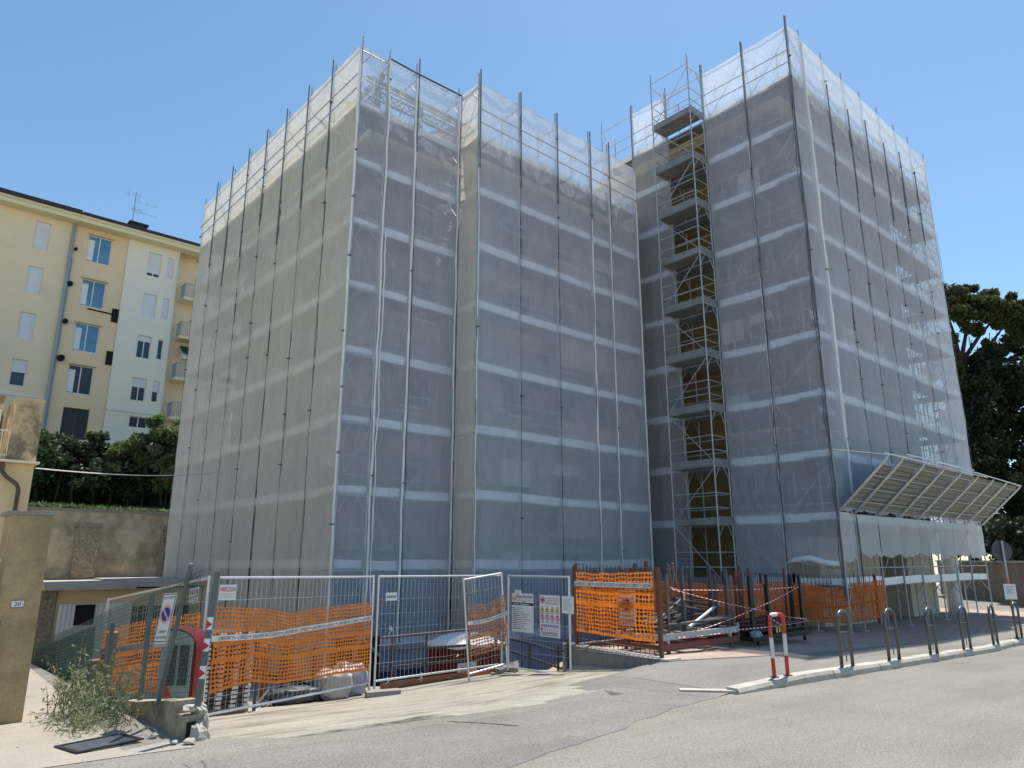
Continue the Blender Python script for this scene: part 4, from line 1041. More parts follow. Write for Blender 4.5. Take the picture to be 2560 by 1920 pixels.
# no-parking sign on its leaning pole
ps = thing('parking_sign', 'white passo carrabile no-parking sign on a leaning grey pole at the wall end', 'sign', (2.72, 8.85, lwz(8.85)))
pa, pb = Vector((2.60, 8.62, .12)), Vector((2.66, 8.20, 1.60))
MB().tube(pa, pb, .024, 10).build('pole', M['fencepost'], ps)
u_ = Vector((.07, -.245, .015)).normalized()*.25
up_ = Vector((.02, -.13, .60)).normalized()*.57
o_ = Vector((2.535, 8.80, .72)); nn = u_.cross(up_).normalized()
b = MB(); b.obox(o_, u_, up_, -nn*.004); b.build('plate', M['paper'], ps)
b = MB(); e = .008; un, vn = u_.normalized(), up_.normalized(); q = o_+nn*.002
W_, H_ = u_.length, up_.length
for x0, x1, y0, y1 in ((e, W_-e, e, 2*e), (e, W_-e, H_-2*e, H_-e), (e, 2*e, 2*e, H_-2*e), (W_-2*e, W_-e, 2*e, H_-2*e)):
    b.obox(q+un*x0+vn*y0, un*(x1-x0), vn*(y1-y0), nn*.001)
b.build('border', M['ink'], ps)
c = o_+un*(W_/2)+vn*(H_*.6)+nn*.002
MB().ring(c, un, vn, .075, .103).build('red_ring', M['pinkink'], ps)
MB().disc(c+nn*.0005, un, vn, .075).build('blue_disc', M['blueink'], ps)
sl_ = (un-vn).normalized(); sp_ = (un+vn).normalized()
b = MB(); b.obox(c-sl_*.075-sp_*.014+nn*.001, sl_*.15, sp_*.028, nn*.001); b.build('bar', M['pinkink'], ps)
lettering('Comune di MACERATA', .026, o_+un*.03+vn*(H_-.06), un, vn, M['ink'], 'lettering', ps, width=W_-.06)
lettering('passo', .035, o_+un*(W_/2)+vn*.145, un, vn, M['ink'], 'lettering', ps, width=.12, centre=True)
lettering('carrabile', .035, o_+un*(W_/2)+vn*.08, un, vn, M['ink'], 'lettering', ps, width=.18, centre=True)
MB().obox(o_+un*.03+vn*.04+nn*.002, un*(W_-.06), vn*.01, nn*.001).build('small_print', M['ink'], ps)
# post with red and white chevrons stuck on the first fence post
cp = thing('marker_post', 'flat grey post with red and white chevron bands on the broken wall end', 'post', (2.74, 7.8, .25))
P0_, P1_ = Vector((2.70, 7.80, .22)), Vector((2.755, 7.76, 1.52)); dv = P1_-P0_; uu = Vector((.8, -.6, 0))*.062
MB().obox(P0_, uu, Vector((.6, .8, 0))*.02, dv).build('post', M['fencepost'], cp)
nn2 = Vector((-.6, -.8, 0))
b = MB(); c_ = MB()
for k, (t0, h) in enumerate(((.20, .05), (.40, .05), (.56, .05))):
    q = P0_+dv*t0+nn2*.003
    hh = dv*.075
    b.face([q, q+uu, q+uu+hh, q+hh*1.0]) if False else None
    b.face([q, q+uu*1.0+hh*.55, q+hh*.95]); c_.face([q, q+uu, q+uu+hh*.55]); c_.face([q+hh*.95, q+uu+hh*.55, q+uu+hh*1.25, q+hh*1.25])
b.build('red_band', M['redink'], cp); c_.build('white_band', M['white'], cp)

# ------------------------------------------------------------------ temporary fence panels
def fence_panel(name, label, a, b_, za, zb_, h=1.87, leg=.13, pitch=.1, wires=(0, .22, .45, .7, .95, 1.25, 1.55), lean=None, group='galvanised temporary fence panels', r=.021, gap_top=False):
    a, b_ = Vector((*a, za)), Vector((*b_, zb_)); t = thing(name, label, 'fence panel', tuple(a), group)
    d = b_-a; L = Vector((d.x, d.y, 0)).length; la = Vector(lean) if lean else Vector((0, 0, 0)); up = Vector((0, 0, h))+la
    pt = lambda x, z: a + d*(x/L) + Vector((0, 0, leg+z)) + la*(z/h)
    f = MB()
    for x in (0, L): f.tube(pt(x, -leg), pt(x, h+.03), r, 8)
    for z in (0, h): f.tube(pt(0, z), pt(L, z), r*.9, 8)
    f.build('frame', M['galv_bright'], t)
    w_ = MB(); x = pitch
    n_ = 0
    while x < L-.02:
        j = .012*noise.noise((x*3.3, za*7, 1))
        m = pt(x+j, h*.55); w_.tube(pt(x, 0), m, .0021, 4, caps=False); w_.tube(m, pt(x-j, h), .0021, 4, caps=False); x += pitch
    for z in wires:
        if z > .05: w_.path([pt(L*k/12, z+.012*noise.noise((k*.9, z*5, za))) for k in range(13)], .0028, 4)
    w_.build('wire_mesh', M['galv_bright'], t)
    return t, pt, L
fp1, pt1, L1 = fence_panel('temporary_fence', 'long galvanised mesh fence panel carrying the big orange net', (3.90, 10.95), (7.28, 12.12), -.62, -.68)
fp2, pt2, L2 = fence_panel('temporary_fence', 'galvanised mesh fence panel behind the crumbling wall, running back along the drive', (3.84, 10.99), (3.32, 14.35), -.62, -1.05)
fp3, pt3, L3 = fence_panel('temporary_fence', 'bare galvanised mesh fence panel with white cable ties, at the middle of the site entrance', (7.44, 12.2), (10.85, 12.55), -.68, -.72, wires=(0, .3, .62, .92, 1.18, 1.45))
fp4, pt4, L4 = fence_panel('temporary_fence', 'narrow leaning mesh panel with faded orange net beside the toilet', (9.42, 11.9), (10.40, 11.85), -.72, -.6, h=1.82, lean=(-.13, .05, 0))
# end gate with notice boards
fp5, pt5, L5 = fence_panel('temporary_fence', 'grey gate panel carrying the site notice boards', (11.02, 12.52), (11.02, 10.62), -.76, -.75, h=1.93, leg=.1, wires=(0, .35, .62, .95, 1.3), r=.026)
b = MB(); b.box((10.95, 12.35, -.76), (11.1, 12.75, -.66)); b.box((10.7, 12.45, -.80), (11.25, 12.6, -.68)); tag(b.build('concrete_block', M['concrete']), 'grey block foot under the notice-board gate', 'fence foot', 'concrete fence feet')
z0 = zdrive(7.3, 11.9)
b = MB(); b.obox((7.06, 11.80, z0-.005), (.60, -.16, 0), (.08, .22, 0), (0, 0, .11)); tag(b.build('concrete_block', M['concrete']), 'long concrete foot lying under the joint of the two front fence panels', 'fence foot', 'concrete fence feet')
# clamps and wire ties
for lab, p in (('wire tie knotted round the twin fence posts', (3.88, 10.93, .56)), ('white tie knotted on the bare fence panel', None)):
    if p is None: continue
    b = MB(); rk = random.Random(2)
    for k in range(9):
        q = Vector(p)+Vector((rk.uniform(-.1, .1), rk.uniform(-.05, .02), rk.uniform(-.04, .04))); b.path([Vector(p), (Vector(p)+q)/2+Vector((0, -.03, .03)), q], .004, 4)
    tag(b.build('wire_tie', M['tape']), lab, 'wire tie')
rk = random.Random(8)
for x, z in ((.33, .92), (.3, .02), (1.12, .02), (2.1, .3), (2.85, 1.2)):
    b = MB(); p = pt3(x, z)
    for k in range(4):
        q = p+Vector((rk.uniform(-.06, .06), -.01, rk.uniform(-.16, .04))); b.path([p, (p+q)/2+Vector((.02, -.02, 0)), q], .006, 4)
    o_ = b.build('cable_tie', M['tape']); origin_to(tag(o_, 'frayed white tie knotted to the bare fence panel', 'tie', 'white ties on the bare panel'), tuple(p))

# small makers' plates on the panels
def plate(name, label, cat, o, u, v, w_, h_, mat=None, group=None, th=.004):
    o, u, v = Vector(o), Vector(u).normalized(), Vector(v).normalized(); nn = u.cross(v)
    t = thing(name, label, cat, tuple(o), group)
    MB().obox(o, u*w_, v*h_, -nn*th).build('plate', mat or M['paper'], t)
    return t, (lambda x, y, lift=.002: o+u*x+v*y+nn*lift), u, v, nn
d1 = (pt1(1, 0)-pt1(0, 0)).normalized(); UPZ = Vector((0, 0, 1)); n1_ = d1.cross(UPZ)
def sheet_on(pt, x0, x1, lo, hi, off, nvec, mat, name, label, cat, group=None, seed=1, amp=.02, su=None, nu=60, nv=18, cut=None):
    """net or tape tied on a panel: lo/hi give heights along the panel"""
    mb = MB(); L = x1-x0; Hh = (hi(.5)-lo(.5))
    def fn(u, v):
        z = lo(u)+(hi(u)-lo(u))*v
        z += .02*noise.noise((u*7, v*2, seed)) * (1 if 0 < v < 1 else .6)
        p = pt(x0+L*u, z); w_ = amp*(noise.noise((u*5+seed, v*2.2, 1))*1.4+.5*noise.noise((u*15+seed, v*6, 2)))
        return p + nvec*(off+w_)
    mb.grid(fn, nu, nv, L, Hh)
    o_ = mb.build(name, mat, smooth=True); tag(o_, label, cat, group); origin_to(o_, tuple(pt(x0, 0))); return o_
def ll(*pts): return lerpline(list(pts))
NETG = 'orange barrier nets on the site fence'
sheet_on(pt1, .06, L1-.05, ll((0, .27), (.22, .35), (.35, .26), (.7, .24), (1, .22)), ll((0, 1.46), (.25, 1.41), (.42, 1.30), (.6, 1.37), (1, 1.41)), .03, n1_, M['orange_a'], 'barrier_net', 'big bright orange barrier net sagging across the long front panel', 'barrier net', NETG, 3)
d2 = (pt2(1, 0)-pt2(0, 0)).normalized(); n2_ = -d2.cross(UPZ)
sheet_on(pt2, .1, L2-.04, ll((0, .1), (.4, .36), (1, .28)), ll((0, 1.4), (.5, 1.42), (1, 1.37)), .03, n2_, M['orange_a'], 'barrier_net', 'orange barrier net on the panel running back behind the green fence', 'barrier net', NETG, 8)
d4 = (pt4(1, 0)-pt4(0, 0)).normalized(); n4_ = d4.cross(UPZ)
sheet_on(pt4, .03, L4+.05, ll((0, .3), (1, .33)), ll((0, 1.32), (.5, 1.26), (1, 1.4)), .03, n4_, orange_net_material('faded_orange_barrier_mesh', (.62, .26, .12), cw=.075, ch=.06, hole=.4, bands=((.35, .03), (.58, .02), (.75, .03))), 'barrier_net', 'faded orange barrier net on the narrow leaning panel', 'barrier net', NETG, 5, nu=24)
# printed tape
def tape(pt, x0, x1, zf, hgt, off, nvec, label, start=0, tlen=1.02, ink='ink', seed=4):
    t = thing('warning_tape', label, 'warning tape', tuple(pt(x0, zf(0))), 'printed works tapes'); L = x1-x0
    g_ = MB()
    def fn(u, v): return pt(x0+L*u, zf(u)+hgt*v+.008*noise.noise((u*9, 1, seed)))+nvec*(off+.006*noise.noise((u*14, v, seed)))
    g_.grid(fn, 40, 2); g_.build('strip', M['tape'], t, smooth=True)
    x = x0+start
    while x < x1-.1:
        words = 'LAVORI IN CORSO'; wl = tlen*.86
        if x+wl > x1:
            keep = max(0, int((x1-x)/wl*15)); words = words[:keep].rstrip(); wl = wl*len(words)/15
        if len(words) >= 3:
            u0 = (x-x0)/L; u1 = min(1, (x+wl-x0)/L); pa_ = fn(u0, .17)+nvec*.012; pb_ = fn(u1, .17)+nvec*.012
            lettering(words, hgt*.66, pa_, pb_-pa_, UPZ, M[ink], 'lettering', t, width=(pb_-pa_).length)
            if x+tlen < x1:
                mk = fn((x+tlen*.90-x0)/L, .4)+nvec*.012; dd_ = (pb_-pa_).normalized()
                MB().obox(mk, dd_*.03, UPZ*hgt*.25, nvec*.001).build('red_mark', M['redink'], t)
        x += tlen
    return t
tape(pt1, .0, L1-.05, ll((0, .98), (.3, .96), (.6, 1.02), (1, 1.10)), .085, .06, n1_, 'white LAVORI IN CORSO tape across the big orange net', start=.12, tlen=.62)
pt2r = lambda x, z: pt2(L2-x, z)
tape(pt2r, .05, L2-.02, ll((0, .98), (1, .98)), .085, .06, n2_, 'white LAVORI IN CORSO tape on the net behind the green fence', start=.1, tlen=.66, ink='redink')
tape(pt4, .0, L4+.04, ll((0, .93), (.5, .91), (1, .97)), .075, .06, n4_, 'white LAVORI IN CORSO tape on the narrow leaning panel', start=.12, tlen=.55)
for pt_, dx, nv_, lab, sx in ((pt1, .08, n1_, 'small red and white maker plate on the long front panel', 1), (pt2r, L2-.5, n2_, 'small red and white maker plate on the panel behind the green fence', 1)):
    o_ = pt_(dx, 1.55)+nv_*.03; e_ = (pt_(dx+.3, 1.55)-pt_(dx, 1.55)).normalized()
    t, q, u, v, nn = plate('maker_plate', lab, 'plate', o_, e_, UPZ, .31, .22, group='maker plates on fence panels')
    lettering('MARCOLINI', .075, q(.02, .12), u, v, M['redink'], 'lettering', t, width=.27)
    b = MB()
    for y in (.075, .04):
        for k in range(5): b.obox(q(.02+.055*k, y), u*.045, v*.014, nn*.001)
    b.build('small_print', M['pinkink'], t)
o_ = pt3(.16, 1.42)+Vector((0, -.03, 0)); t, q, u, v, nn = plate('maker_plate', 'small pale plate on the bare fence panel', 'plate', o_, (1, .1, 0), UPZ, .27, .15, group='maker plates on fence panels')
b = MB()
for k in range(5): b.obox(q(.025+.046*k, .05), u*.034, v*.045, nn*.001)
b.build('small_print', M['inkgrey'], t)

# ------------------------------------------------------------------ notice boards on the gate
UB, VB = Vector((0, -1, 0)), Vector((0, 0, 1))
t, q, u, v, nn = plate('notice_board', 'large white contractor notice board with black bar and rows of small print', 'notice board', (10.98, 12.36, .10), UB, VB, .70, .81)
MB().obox(q(0, .56), u*.70, v*.055, nn*.0015).build('black_bar', M['black'], t)
b = MB()
for x0, w_ in ((.05, .07), (.13, .1), (.27, .05), (.33, .16), (.5, .06)): b.obox(q(x0, .577, .004), u*w_, v*.016, nn*.001)
b.build('small_print', M['paper'], t)
lettering('Enzo Reschini', .07, q(.17, .715), u, v, M['ink'], 'lettering', t, width=.5)
lettering('building passion', .045, q(.17, .655), u, v, M['pinkink'], 'lettering', t, width=.5)
MB().obox(q(.34, .628), u*.13, v*.012, nn*.001).build('small_print', M['inkgrey'], t)
b = MB()
for sx in (-1, 1):
    for k in range(4): b.obox(q(.085+sx*.012*k, .65+.022*k), u*(sx*.05), v*.028, nn*.001)
    b.obox(q(.085+sx*.02, .655), u*(sx*.014), v*.11, nn*.0013)
b.build('emblem', M['pinkink'], t)
rk = random.Random(4); y = .53
for wd in ('Lavori:', 'Oggetto:', '', 'Committente:', 'Impresa esecutrice:', 'Progettista:', 'Direttore dei lavori:', 'Coordinatore:', 'Responsabile:', 'Strutture:', 'Impianti:', 'Notifica preliminare:'):
    y -= .039
    if wd: MB().obox(q(.03, y), u*(.0128*len(wd)), v*.013, nn*.001).build('small_print', M['ink'], t)
    xx = .05+.0135*len(wd)
    b = MB()
    for k in range(rk.randint(2, 5)):
        w_ = rk.uniform(.04, .1)
        if xx+w_ < .66: b.obox(q(xx, y), u*w_, v*.011, nn*.001)
        xx += w_+.012
    if b.f: b.build('small_print', M['inkgrey'], t)
MB().obox(q(.10, .812, 0), u*.23, v*.065, nn*.003).build('tab', M['paper'], t)
t, q, u, v, nn = plate('notice_board', 'white safety board with yellow triangles and red prohibition circles', 'notice board', (10.98, 11.46, .06), UB, VB, .60, .84)
c = q(.09, .74); MB().ring(c, u, v, .052, .07).build('prohibition_ring', M['redink'], t); MB().disc(c, u, v, .036).build('pictogram', M['ink'], t)
for y, tx, ink in ((.765, "VIETATO L'INGRESSO", 'ink'), (.72, 'AI NON ADDETTI AI LAVORI', 'redink')): lettering(tx, .026, q(.18, y), u, v, M[ink], 'lettering', t, width=.39)
b = MB()
for y in (.685, .66): b.obox(q(.18, y), u*.38, v*.01, nn*.001)
for k in range(4):
    x = .075+.15*k
    cx = lambda a, y_: q(x+a, y_)
    MB().face([cx(-.06, .50), cx(.06, .50), cx(0, .61)]).__class__ if False else None
    m_ = MB(); m_.face([q(x-.06, .505), q(x+.06, .505), q(x, .62)]); m_.build('warning_triangle', M['ink'], t)
    m_ = MB(); m_.face([q(x-.047, .513, .0035), q(x+.047, .513, .0035), q(x, .603, .0035)]); m_.build('warning_sign', M['yellowink'], t)
    m_ = MB(); m_.obox(q(x-.009, .525, .0045), u*.018, v*.04, nn*.001); m_.build('pictogram', M['ink'], t)
    MB().ring(q(x, .385), u, v, .046, .06).build('prohibition_ring', M['redink'], t)
    m_ = MB(); m_.obox(q(x-.012, .36, .0025), u*.024, v*.05, nn*.001); m_.disc(q(x, .418, .0025), u, v, .011, 10); m_.build('pictogram', M['ink'], t)
    m_ = MB(); dd_ = (u-v).normalized(); m_.obox(q(x, .385, .004)-dd_*.05, dd_*.1, (u+v).normalized()*.011, nn*.001); m_.build('slash', M['redink'], t)
    for y in (.478, .463, .30, .285): b.obox(q(x-.05, y), u*.1, v*.008, nn*.001)
for k in range(8): MB().disc(q(.07+.066*k, .225), u, v, .026).build('mandatory_sign', M['blueink'], t)
for k in range(8):
    m_ = MB(); m_.disc(q(.07+.066*k, .222, .004), u, v, .010, 10); m_.build('pictogram', M['paper'], t)
b.obox(q(.03, .185), u*.54, v*.004, nn*.001)
for y in (.09, .07, .045, .025): b.obox(q(.05, y), u*.48, v*.011, nn*.001)
b.build('small_print', M['inkgrey'], t)
MB().obox(q(.03, .125), u*.05, v*.05, nn*.001).build('emblem', M['redink'], t)
lettering('NUMERO UNICO PER LE EMERGENZE', .022, q(.1, .135), u, v, M['redink'], 'lettering', t, width=.46)
t, q, u, v, nn = plate('notice_board', 'plain white paper notice beside the rusty railing post', 'notice board', (10.98, 10.80, .56), UB, VB, .34, .34)
b = MB()
for k in range(7): b.obox(q(.04, .28-.035*k), u*(.24-.03*(k % 3)), v*.006, nn*.001)
b.build('small_print', M['inkgrey'], t)
# ------------------------------------------------------------------ things inside the site entrance
zt0 = zdrive(4.5, 11.9)
st = thing('brick_pallet', 'stack of pale-ended grey slabs on a pallet behind the orange net', 'stack', (4.5, 12.0, zt0))
b = MB(); wb = MB(); rk = random.Random(3)
for k in range(17):
    z = zt0+.1+.066*k; j = rk.uniform(-.012, .012)
    b.box((4.15+j, 11.85, z), (4.93+j, 12.75, z+.05))
    for x in (4.17, 4.40, 4.63, 4.84):
        wb.box((x+j+rk.uniform(-.008, .008), 11.80-rk.uniform(0, .02), z+.004), (x+j+.085, 11.847, z+.046))
b.build('slab', M['slate'], st); wb.build('slab_end', M['white'], st)
MB().box((4.12, 11.86, zt0), (4.95, 12.74, zt0+.095)).build('pallet', M['plank'], st)
pr_ = thing('steel_prop', 'dark adjustable prop standing at the slab stack corner', 'prop', (4.99, 11.78, zt0))
b = MB(); b.tube((4.99, 11.74, zt0+.02), (4.95, 11.74, zt0+1.25), .03, 8); b.build('tube', M['slate'], pr_)
MB().box((4.92, 11.67, zt0), (5.06, 11.81, zt0+.02)).build('foot_plate', M['galv'], pr_)
def sack(label, c, rx, ry, rz, seed, mat, group=None, name='sack', cat='sack'):
    mb = MB(); k = 14; n0 = 0
    for i in range(k+1):
        t_ = math.pi*i/k
        for j in range(2*k):
            p_ = math.pi*j/k; d = Vector((math.sin(t_)*math.cos(p_), math.sin(t_)*math.sin(p_), math.cos(t_)))
            sq = lambda x: math.copysign(abs(x)**.55, x)
            f = 1+.30*noise.noise(d*2.2+Vector((seed, 0, 0)))+.18*noise.noise(d*6+Vector((0, seed, 0)))
            z = sq(d.z)*rz*f; mb.v.append((c[0]+sq(d.x)*rx*f, c[1]+sq(d.y)*ry*f, c[2]+rz*.9+max(z, -rz*.9)))
    for i in range(k):
        for j in range(2*k):
            l = (j+1) % (2*k); mb.f.append([i*2*k+j, (i+1)*2*k+j, (i+1)*2*k+l, i*2*k+l])
    o_ = mb.build(name, mat, smooth=True); tag(o_, label, cat, group); origin_to(o_, c); return o_
zz = lambda s, n: zdrive(s, n)
sack('pale rumpled sack slumped against the right end of the orange net', (6.78, 12.55, zz(6.8, 12.5)), .3, .25, .26, 3, M['tarp_white'], 'rubble sacks behind the front panel')
sack('bluish rumpled sack beside the joint of the two front panels', (7.22, 12.75, zz(7.2, 12.7)), .28, .25, .30, 9, M['tarp'], 'rubble sacks behind the front panel')
sack('dark crumpled heap of sheeting behind the front panel', (6.05, 12.6, zz(6, 12.6)), .42, .25, .14, 15, M['slate'], 'rubble sacks behind the front panel')
for i, (s_, n_, h_, wd) in enumerate(((5.75, 13.3, 1.0, .12), (6.05, 13.2, .85, .1), (6.3, 13.5, 1.1, .14), (6.9, 13.6, .9, .1))):
    b = MB(); z = zz(s_, n_); b.obox((s_, n_, z), (wd, .02, 0), (0, .1, 0), (.06*(i % 2), .05, h_)); o_ = b.build('formwork_board', M['slate' if i % 2 else 'plank_red'])
    origin_to(tag(o_, 'dark formwork board standing behind the orange net' if i % 2 else 'reddish formwork board standing behind the orange net', 'board', 'formwork boards behind the orange net'), (s_, n_, z))
b = MB(); rk = random.Random(6)
for k in range(9):
    x = 5.3+.13*k; z = zz(x, 12.6)+.03; b.tube((x, 12.45, z), (x+.6, 13.1+rk.uniform(-.1, .3), z+.03+rk.uniform(0, .08)), .03, 6)
tag(b.build('pipe_heap', M['slate']), 'low heap of dark pipes lying behind the front panel', 'pipes')['kind'] = 'stuff'
# red machine with rounded top behind the wall end
mc = thing('site_machine', 'red rounded-top site machine with pale front and black louvred grilles behind the wall end', 'machine', (3.5, 10.2, zz(3.5, 10.2)))
zb = zz(3.5, 10.2); mu = Vector((.83, -.56, 0)).normalized(); mw = Vector((.56, .83, 0)).normalized(); mo = Vector((3.17, 10.605, zb))
prof = [(0, 0), (.45, 0), (.45, .95)] + [(.45-.30+.30*math.cos(t_), .95+.26*math.sin(t_)) for t_ in [k*math.pi/2/8 for k in range(1, 9)]] + [(0, 1.21)]
b = MB(); n0 = len(b.v)
for x, z in prof: b.v.append(tuple(mo+mu*x+Vector((0, 0, z))))
for x, z in prof: b.v.append(tuple(mo+mu*x+mw*.55+Vector((0, 0, z))))
k = len(prof); b.f.append([n0+i for i in range(k)]); b.f.append([n0+k+i for i in reversed(range(k))])
for i in range(k): j = (i+1) % k; b.f.append([n0+i, n0+k+i, n0+k+j, n0+j])
b.build('body', M['redplastic'], mc)
b = MB(); b.face([mo-mw*.012+mu*(max(.0, min(x, .41)))+Vector((0, 0, .03+z*.955)) for x, z in prof]); b.build('front_panel', M['greyzinc'], mc)
for x in (.10, .25):
    b = MB(); b.obox(mo+mu*x-mw*.03+Vector((0, 0, .5)), mu*.11, mw*.017, (0, 0, .5)); b.build('grille', M['black'], mc)
    b = MB()
    for i in range(9): b.obox(mo+mu*(x+.01)-mw*.036+Vector((0, 0, .53+.05*i)), mu*.09, mw*.005, (0, 0, .012))
    b.build('louvre', M['slate'], mc)
b = MB(); b.obox(mo+mu*.06-mw*.02+Vector((0, 0, .1)), mu*.33, mw*.006, (0, 0, .24)); b.build('warning_label', M['paper'], mc)
b = MB(); b.obox(mo+mu*.06-mw*.024+Vector((0, 0, .25)), mu*.33, mw*.003, (0, 0, .09)); b.build('yellow_band', M['yellowink'], mc)
lettering('ATTENZIONE', .045, mo+mu*.08-mw*.025+Vector((0, 0, .275)), mu, UPZ, M['ink'], 'lettering', mc, width=.3)
b = MB(); b.face([mo+mu*.02-mw*.014+Vector((0, 0, .36)), mo+mu*.2-mw*.014+Vector((0, 0, .36)), mo+mu*.11-mw*.014+Vector((0, 0, .52))]); b.build('warning_triangle', M['redink'], mc)
# handrails
hr1 = thing('handrail', 'brown painted pipe handrail along the top of the sunken area behind the bare panel', 'handrail', (9, 12.9, -.8))
b = MB()
for z0_, z1_ in ((.12, .14), (-.14, -.18), (-.45, -.48)): b.tube((8.0, 12.9, z0_), (10.25, 12.9, z1_), .028, 8)
b.build('rail', M['handrail'], hr1)
for x in (8.25, 9.07, 10.21):
    b = MB(); b.tube((x, 12.9, -.9), (x, 12.9, .14), .025, 8); b.build('post', M['handrail'], hr1)
hr2 = thing('handrail', 'dark blue handrail sloping down beneath the notice boards', 'handrail', (11.4, 12, -.9))
b = MB()
b.path([(11.4, 13.6, .05), (11.4, 12.83, -.14), (11.4, 12.24, -.17), (11.4, 11.45, -.26), (11.42, 11.2, -.24)], .03, 8)
b.tube((11.4, 13.6, -.3), (11.42, 11.3, -.6), .026, 8)
b.build('rail', M['handrail_dark'], hr2)
for n_ in (12.24, 11.35, 13.4):
    b = MB(); b.tube((11.4, n_, -1.0), (11.4, n_, -.16), .026, 8); b.build('post', M['handrail_dark'], hr2)
b = MB(); b.box((8.0, 12.86, -.86), (10.9, 12.9, -.72)); tag(b.build('edge_board', M['plank_red']), 'long reddish board edging the sunken area', 'board')
b = MB(); b.obox((10.55, 12.55, -.80), (.5, -.35, 0), (.04, .06, 0), (0, 0, .05)); tag(b.build('plank', M['plank']), 'short plank end lying by the gate foot', 'plank')
# dark tarpaulin tent opening under the net
b = MB(); b.path([(8.8, 17.0, 1.0), (8.95, 17.0, -.6), (9.4, 16.9, -2.4)], .03, 6)
dk = thing('cellar_hatch', 'dark cellar opening with black frame under the net edge behind the bare panel', 'opening', (9.9, 17.3, -2.5))
MB().box((9.35, 17.2, -2.5), (10.6, 17.35, -.35)).build('opening', M['dark'], dk)
b = MB(); b.tube((9.3, 17.15, -2.4), (9.95, 17.12, -.3), .04); b.tube((10.65, 17.15, -.9), (9.95, 17.12, -.3), .04); b.build('frame', M['greyzinc'], dk)
# portable toilet in the sunken area
to = thing('portable_toilet', 'red portable toilet with white domed roof standing in the sunken area', 'toilet', (11.55, 14.75, -2.5))
b = MB(); b.box((10.85, 14.15, -2.5), (12.25, 15.35, -.38))
for k in range(6):
    x = 10.95+.23*k; b.box((x, 14.12, -2.4), (x+.09, 14.147, -.45))
for k in range(5):
    y = 14.25+.22*k; b.box((10.82, y, -2.4), (10.847, y+.09, -.45))
b.build('cabin', M['redplastic'], to)
b = MB()
def dome(u, v):
    x = 10.78+1.54*u; y = 14.08+1.34*v; e = max(0, 1-abs(2*u-1)**2.6)*max(0, 1-abs(2*v-1)**4)
    return (x, y, -.37+.24*e)
b.grid(dome, 16, 12); b.box((10.78, 14.08, -.43), (12.32, 15.42, -.372)); b.build('roof', M['white'], to, smooth=False)
MB().box((10.84, 14.095, -.98), (11.4, 14.115, -.74)).build('plate', M['paper'], to)
lettering('SEBACH', .10, (10.92, 14.094, -.92), U, UPZ, M['ink'], 'lettering', to, width=.42)
sb = thing('toilet_sign', 'pale blue and white toilet hire sign lying under the faded orange net', 'sign', (11.1, 13.2, -.98))
b = MB(); b.obox((10.75, 12.62, -1.06), (.78, .1, .05), (0, .02, .12), (0, .01, .30)); b.build('plate', M['paper'], sb)
lettering('SEBACH', .10, (10.80, 12.60, -.92), (.78, .1, .05), (0, 0, 1), M['blueink'], 'lettering', sb, width=.64, off=.012)
MB().obox((10.77, 12.605, -1.02), (.74, .095, .048), (0, .004, 0), (0, 0, .05)).build('blue_band', M['blueink'], sb)

# ------------------------------------------------------------------ railing with the orange sheet
b = MB()
wl_ = thing('low_wall', 'roughcast concrete low wall under the rusty railing beside the driveway', 'wall', (11.85, 10, -.9))
def rwz(n): return zpave(11.9, 9) + .02 + .030*(n-8.86)
n0_, n1_w = 8.86, 11.55
b = MB(); i0 = len(b.v); K = 24
for k in range(K+1):
    n = n0_+(n1_w-n0_)*k/K
    for x, zz_ in ((11.74, -1.3), (11.74, rwz(n)-.015), (11.77, rwz(n)), (11.97, rwz(n)), (11.97, -1.3)):
        b.v.append((x, n, zz_+(.008*noise.noise((n*4, x*9, 1)) if zz_ > -1 else 0)))
for k in range(K):
    for j in range(5):
        l = (j+1) % 5; b.f.append([i0+5*k+j, i0+5*k+l, i0+5*k+5+l, i0+5*k+5+j])
b.f.append([i0+4-j for j in range(5)]); b.f.append([i0+5*K+j for j in range(5)])
b.build('wall', M['roughcast'], wl_)
MB().obox((11.60, 8.70, zpave(11.6, 8.7)-.1), (.42, -.05, 0), (.02, .17, 0), (0, 0, .135)).build('end_stone', M['kerb'], wl_)
def railing(name, label, pts, zf, h, group, pitch=.115, mats='rust', post_every=1.9, spike=True, posts=()):
    t = thing(name, label, 'railing', (*pts[0], zf(*pts[0])), group)
    for (a, c) in zip(pts, pts[1:]):
        a, c = Vector((*a, 0)), Vector((*c, 0)); d = c-a; L = d.length; d.normalize()
        b = MB(); x = pitch/2
        while x < L:
            p = a+d*x; z = zf(p.x, p.y); b.obox((p.x-.006, p.y-.006, z+.03), (.012, 0, 0), (0, .012, 0), (0, 0, h-.03)); x += pitch
        b.build('bars', M['ironblack'] if mats != 'rust' else M['rust'], t)
        b = MB()
        for q in (.12, h-.28):
            za, zc = zf(a.x, a.y)+q, zf(c.x, c.y)+q; nn = Vector((-d.y, d.x, 0))*.02
            b.obox(a+Vector((0, 0, za))-nn, d*L+Vector((0, 0, zc-za)), nn*2, (0, 0, .012))
        b.build('rail', M[mats], t)
        n_ = max(1, round(L/post_every))
        for k in range(n_+1):
            p = a+d*(L*k/n_); z = zf(p.x, p.y); MB().box((p.x-.03, p.y-.03, z-.02), (p.x+.03, p.y+.03, z+h+.0)).build('post', M[mats], t)
    return t
railing('iron_railing', 'rusty brown spiked railing section standing on the roughcast low wall', [(11.86, 8.98), (11.86, 11.22)], lambda s, n: rwz(n), 1.70, 'spiked iron railings', post_every=2.3)
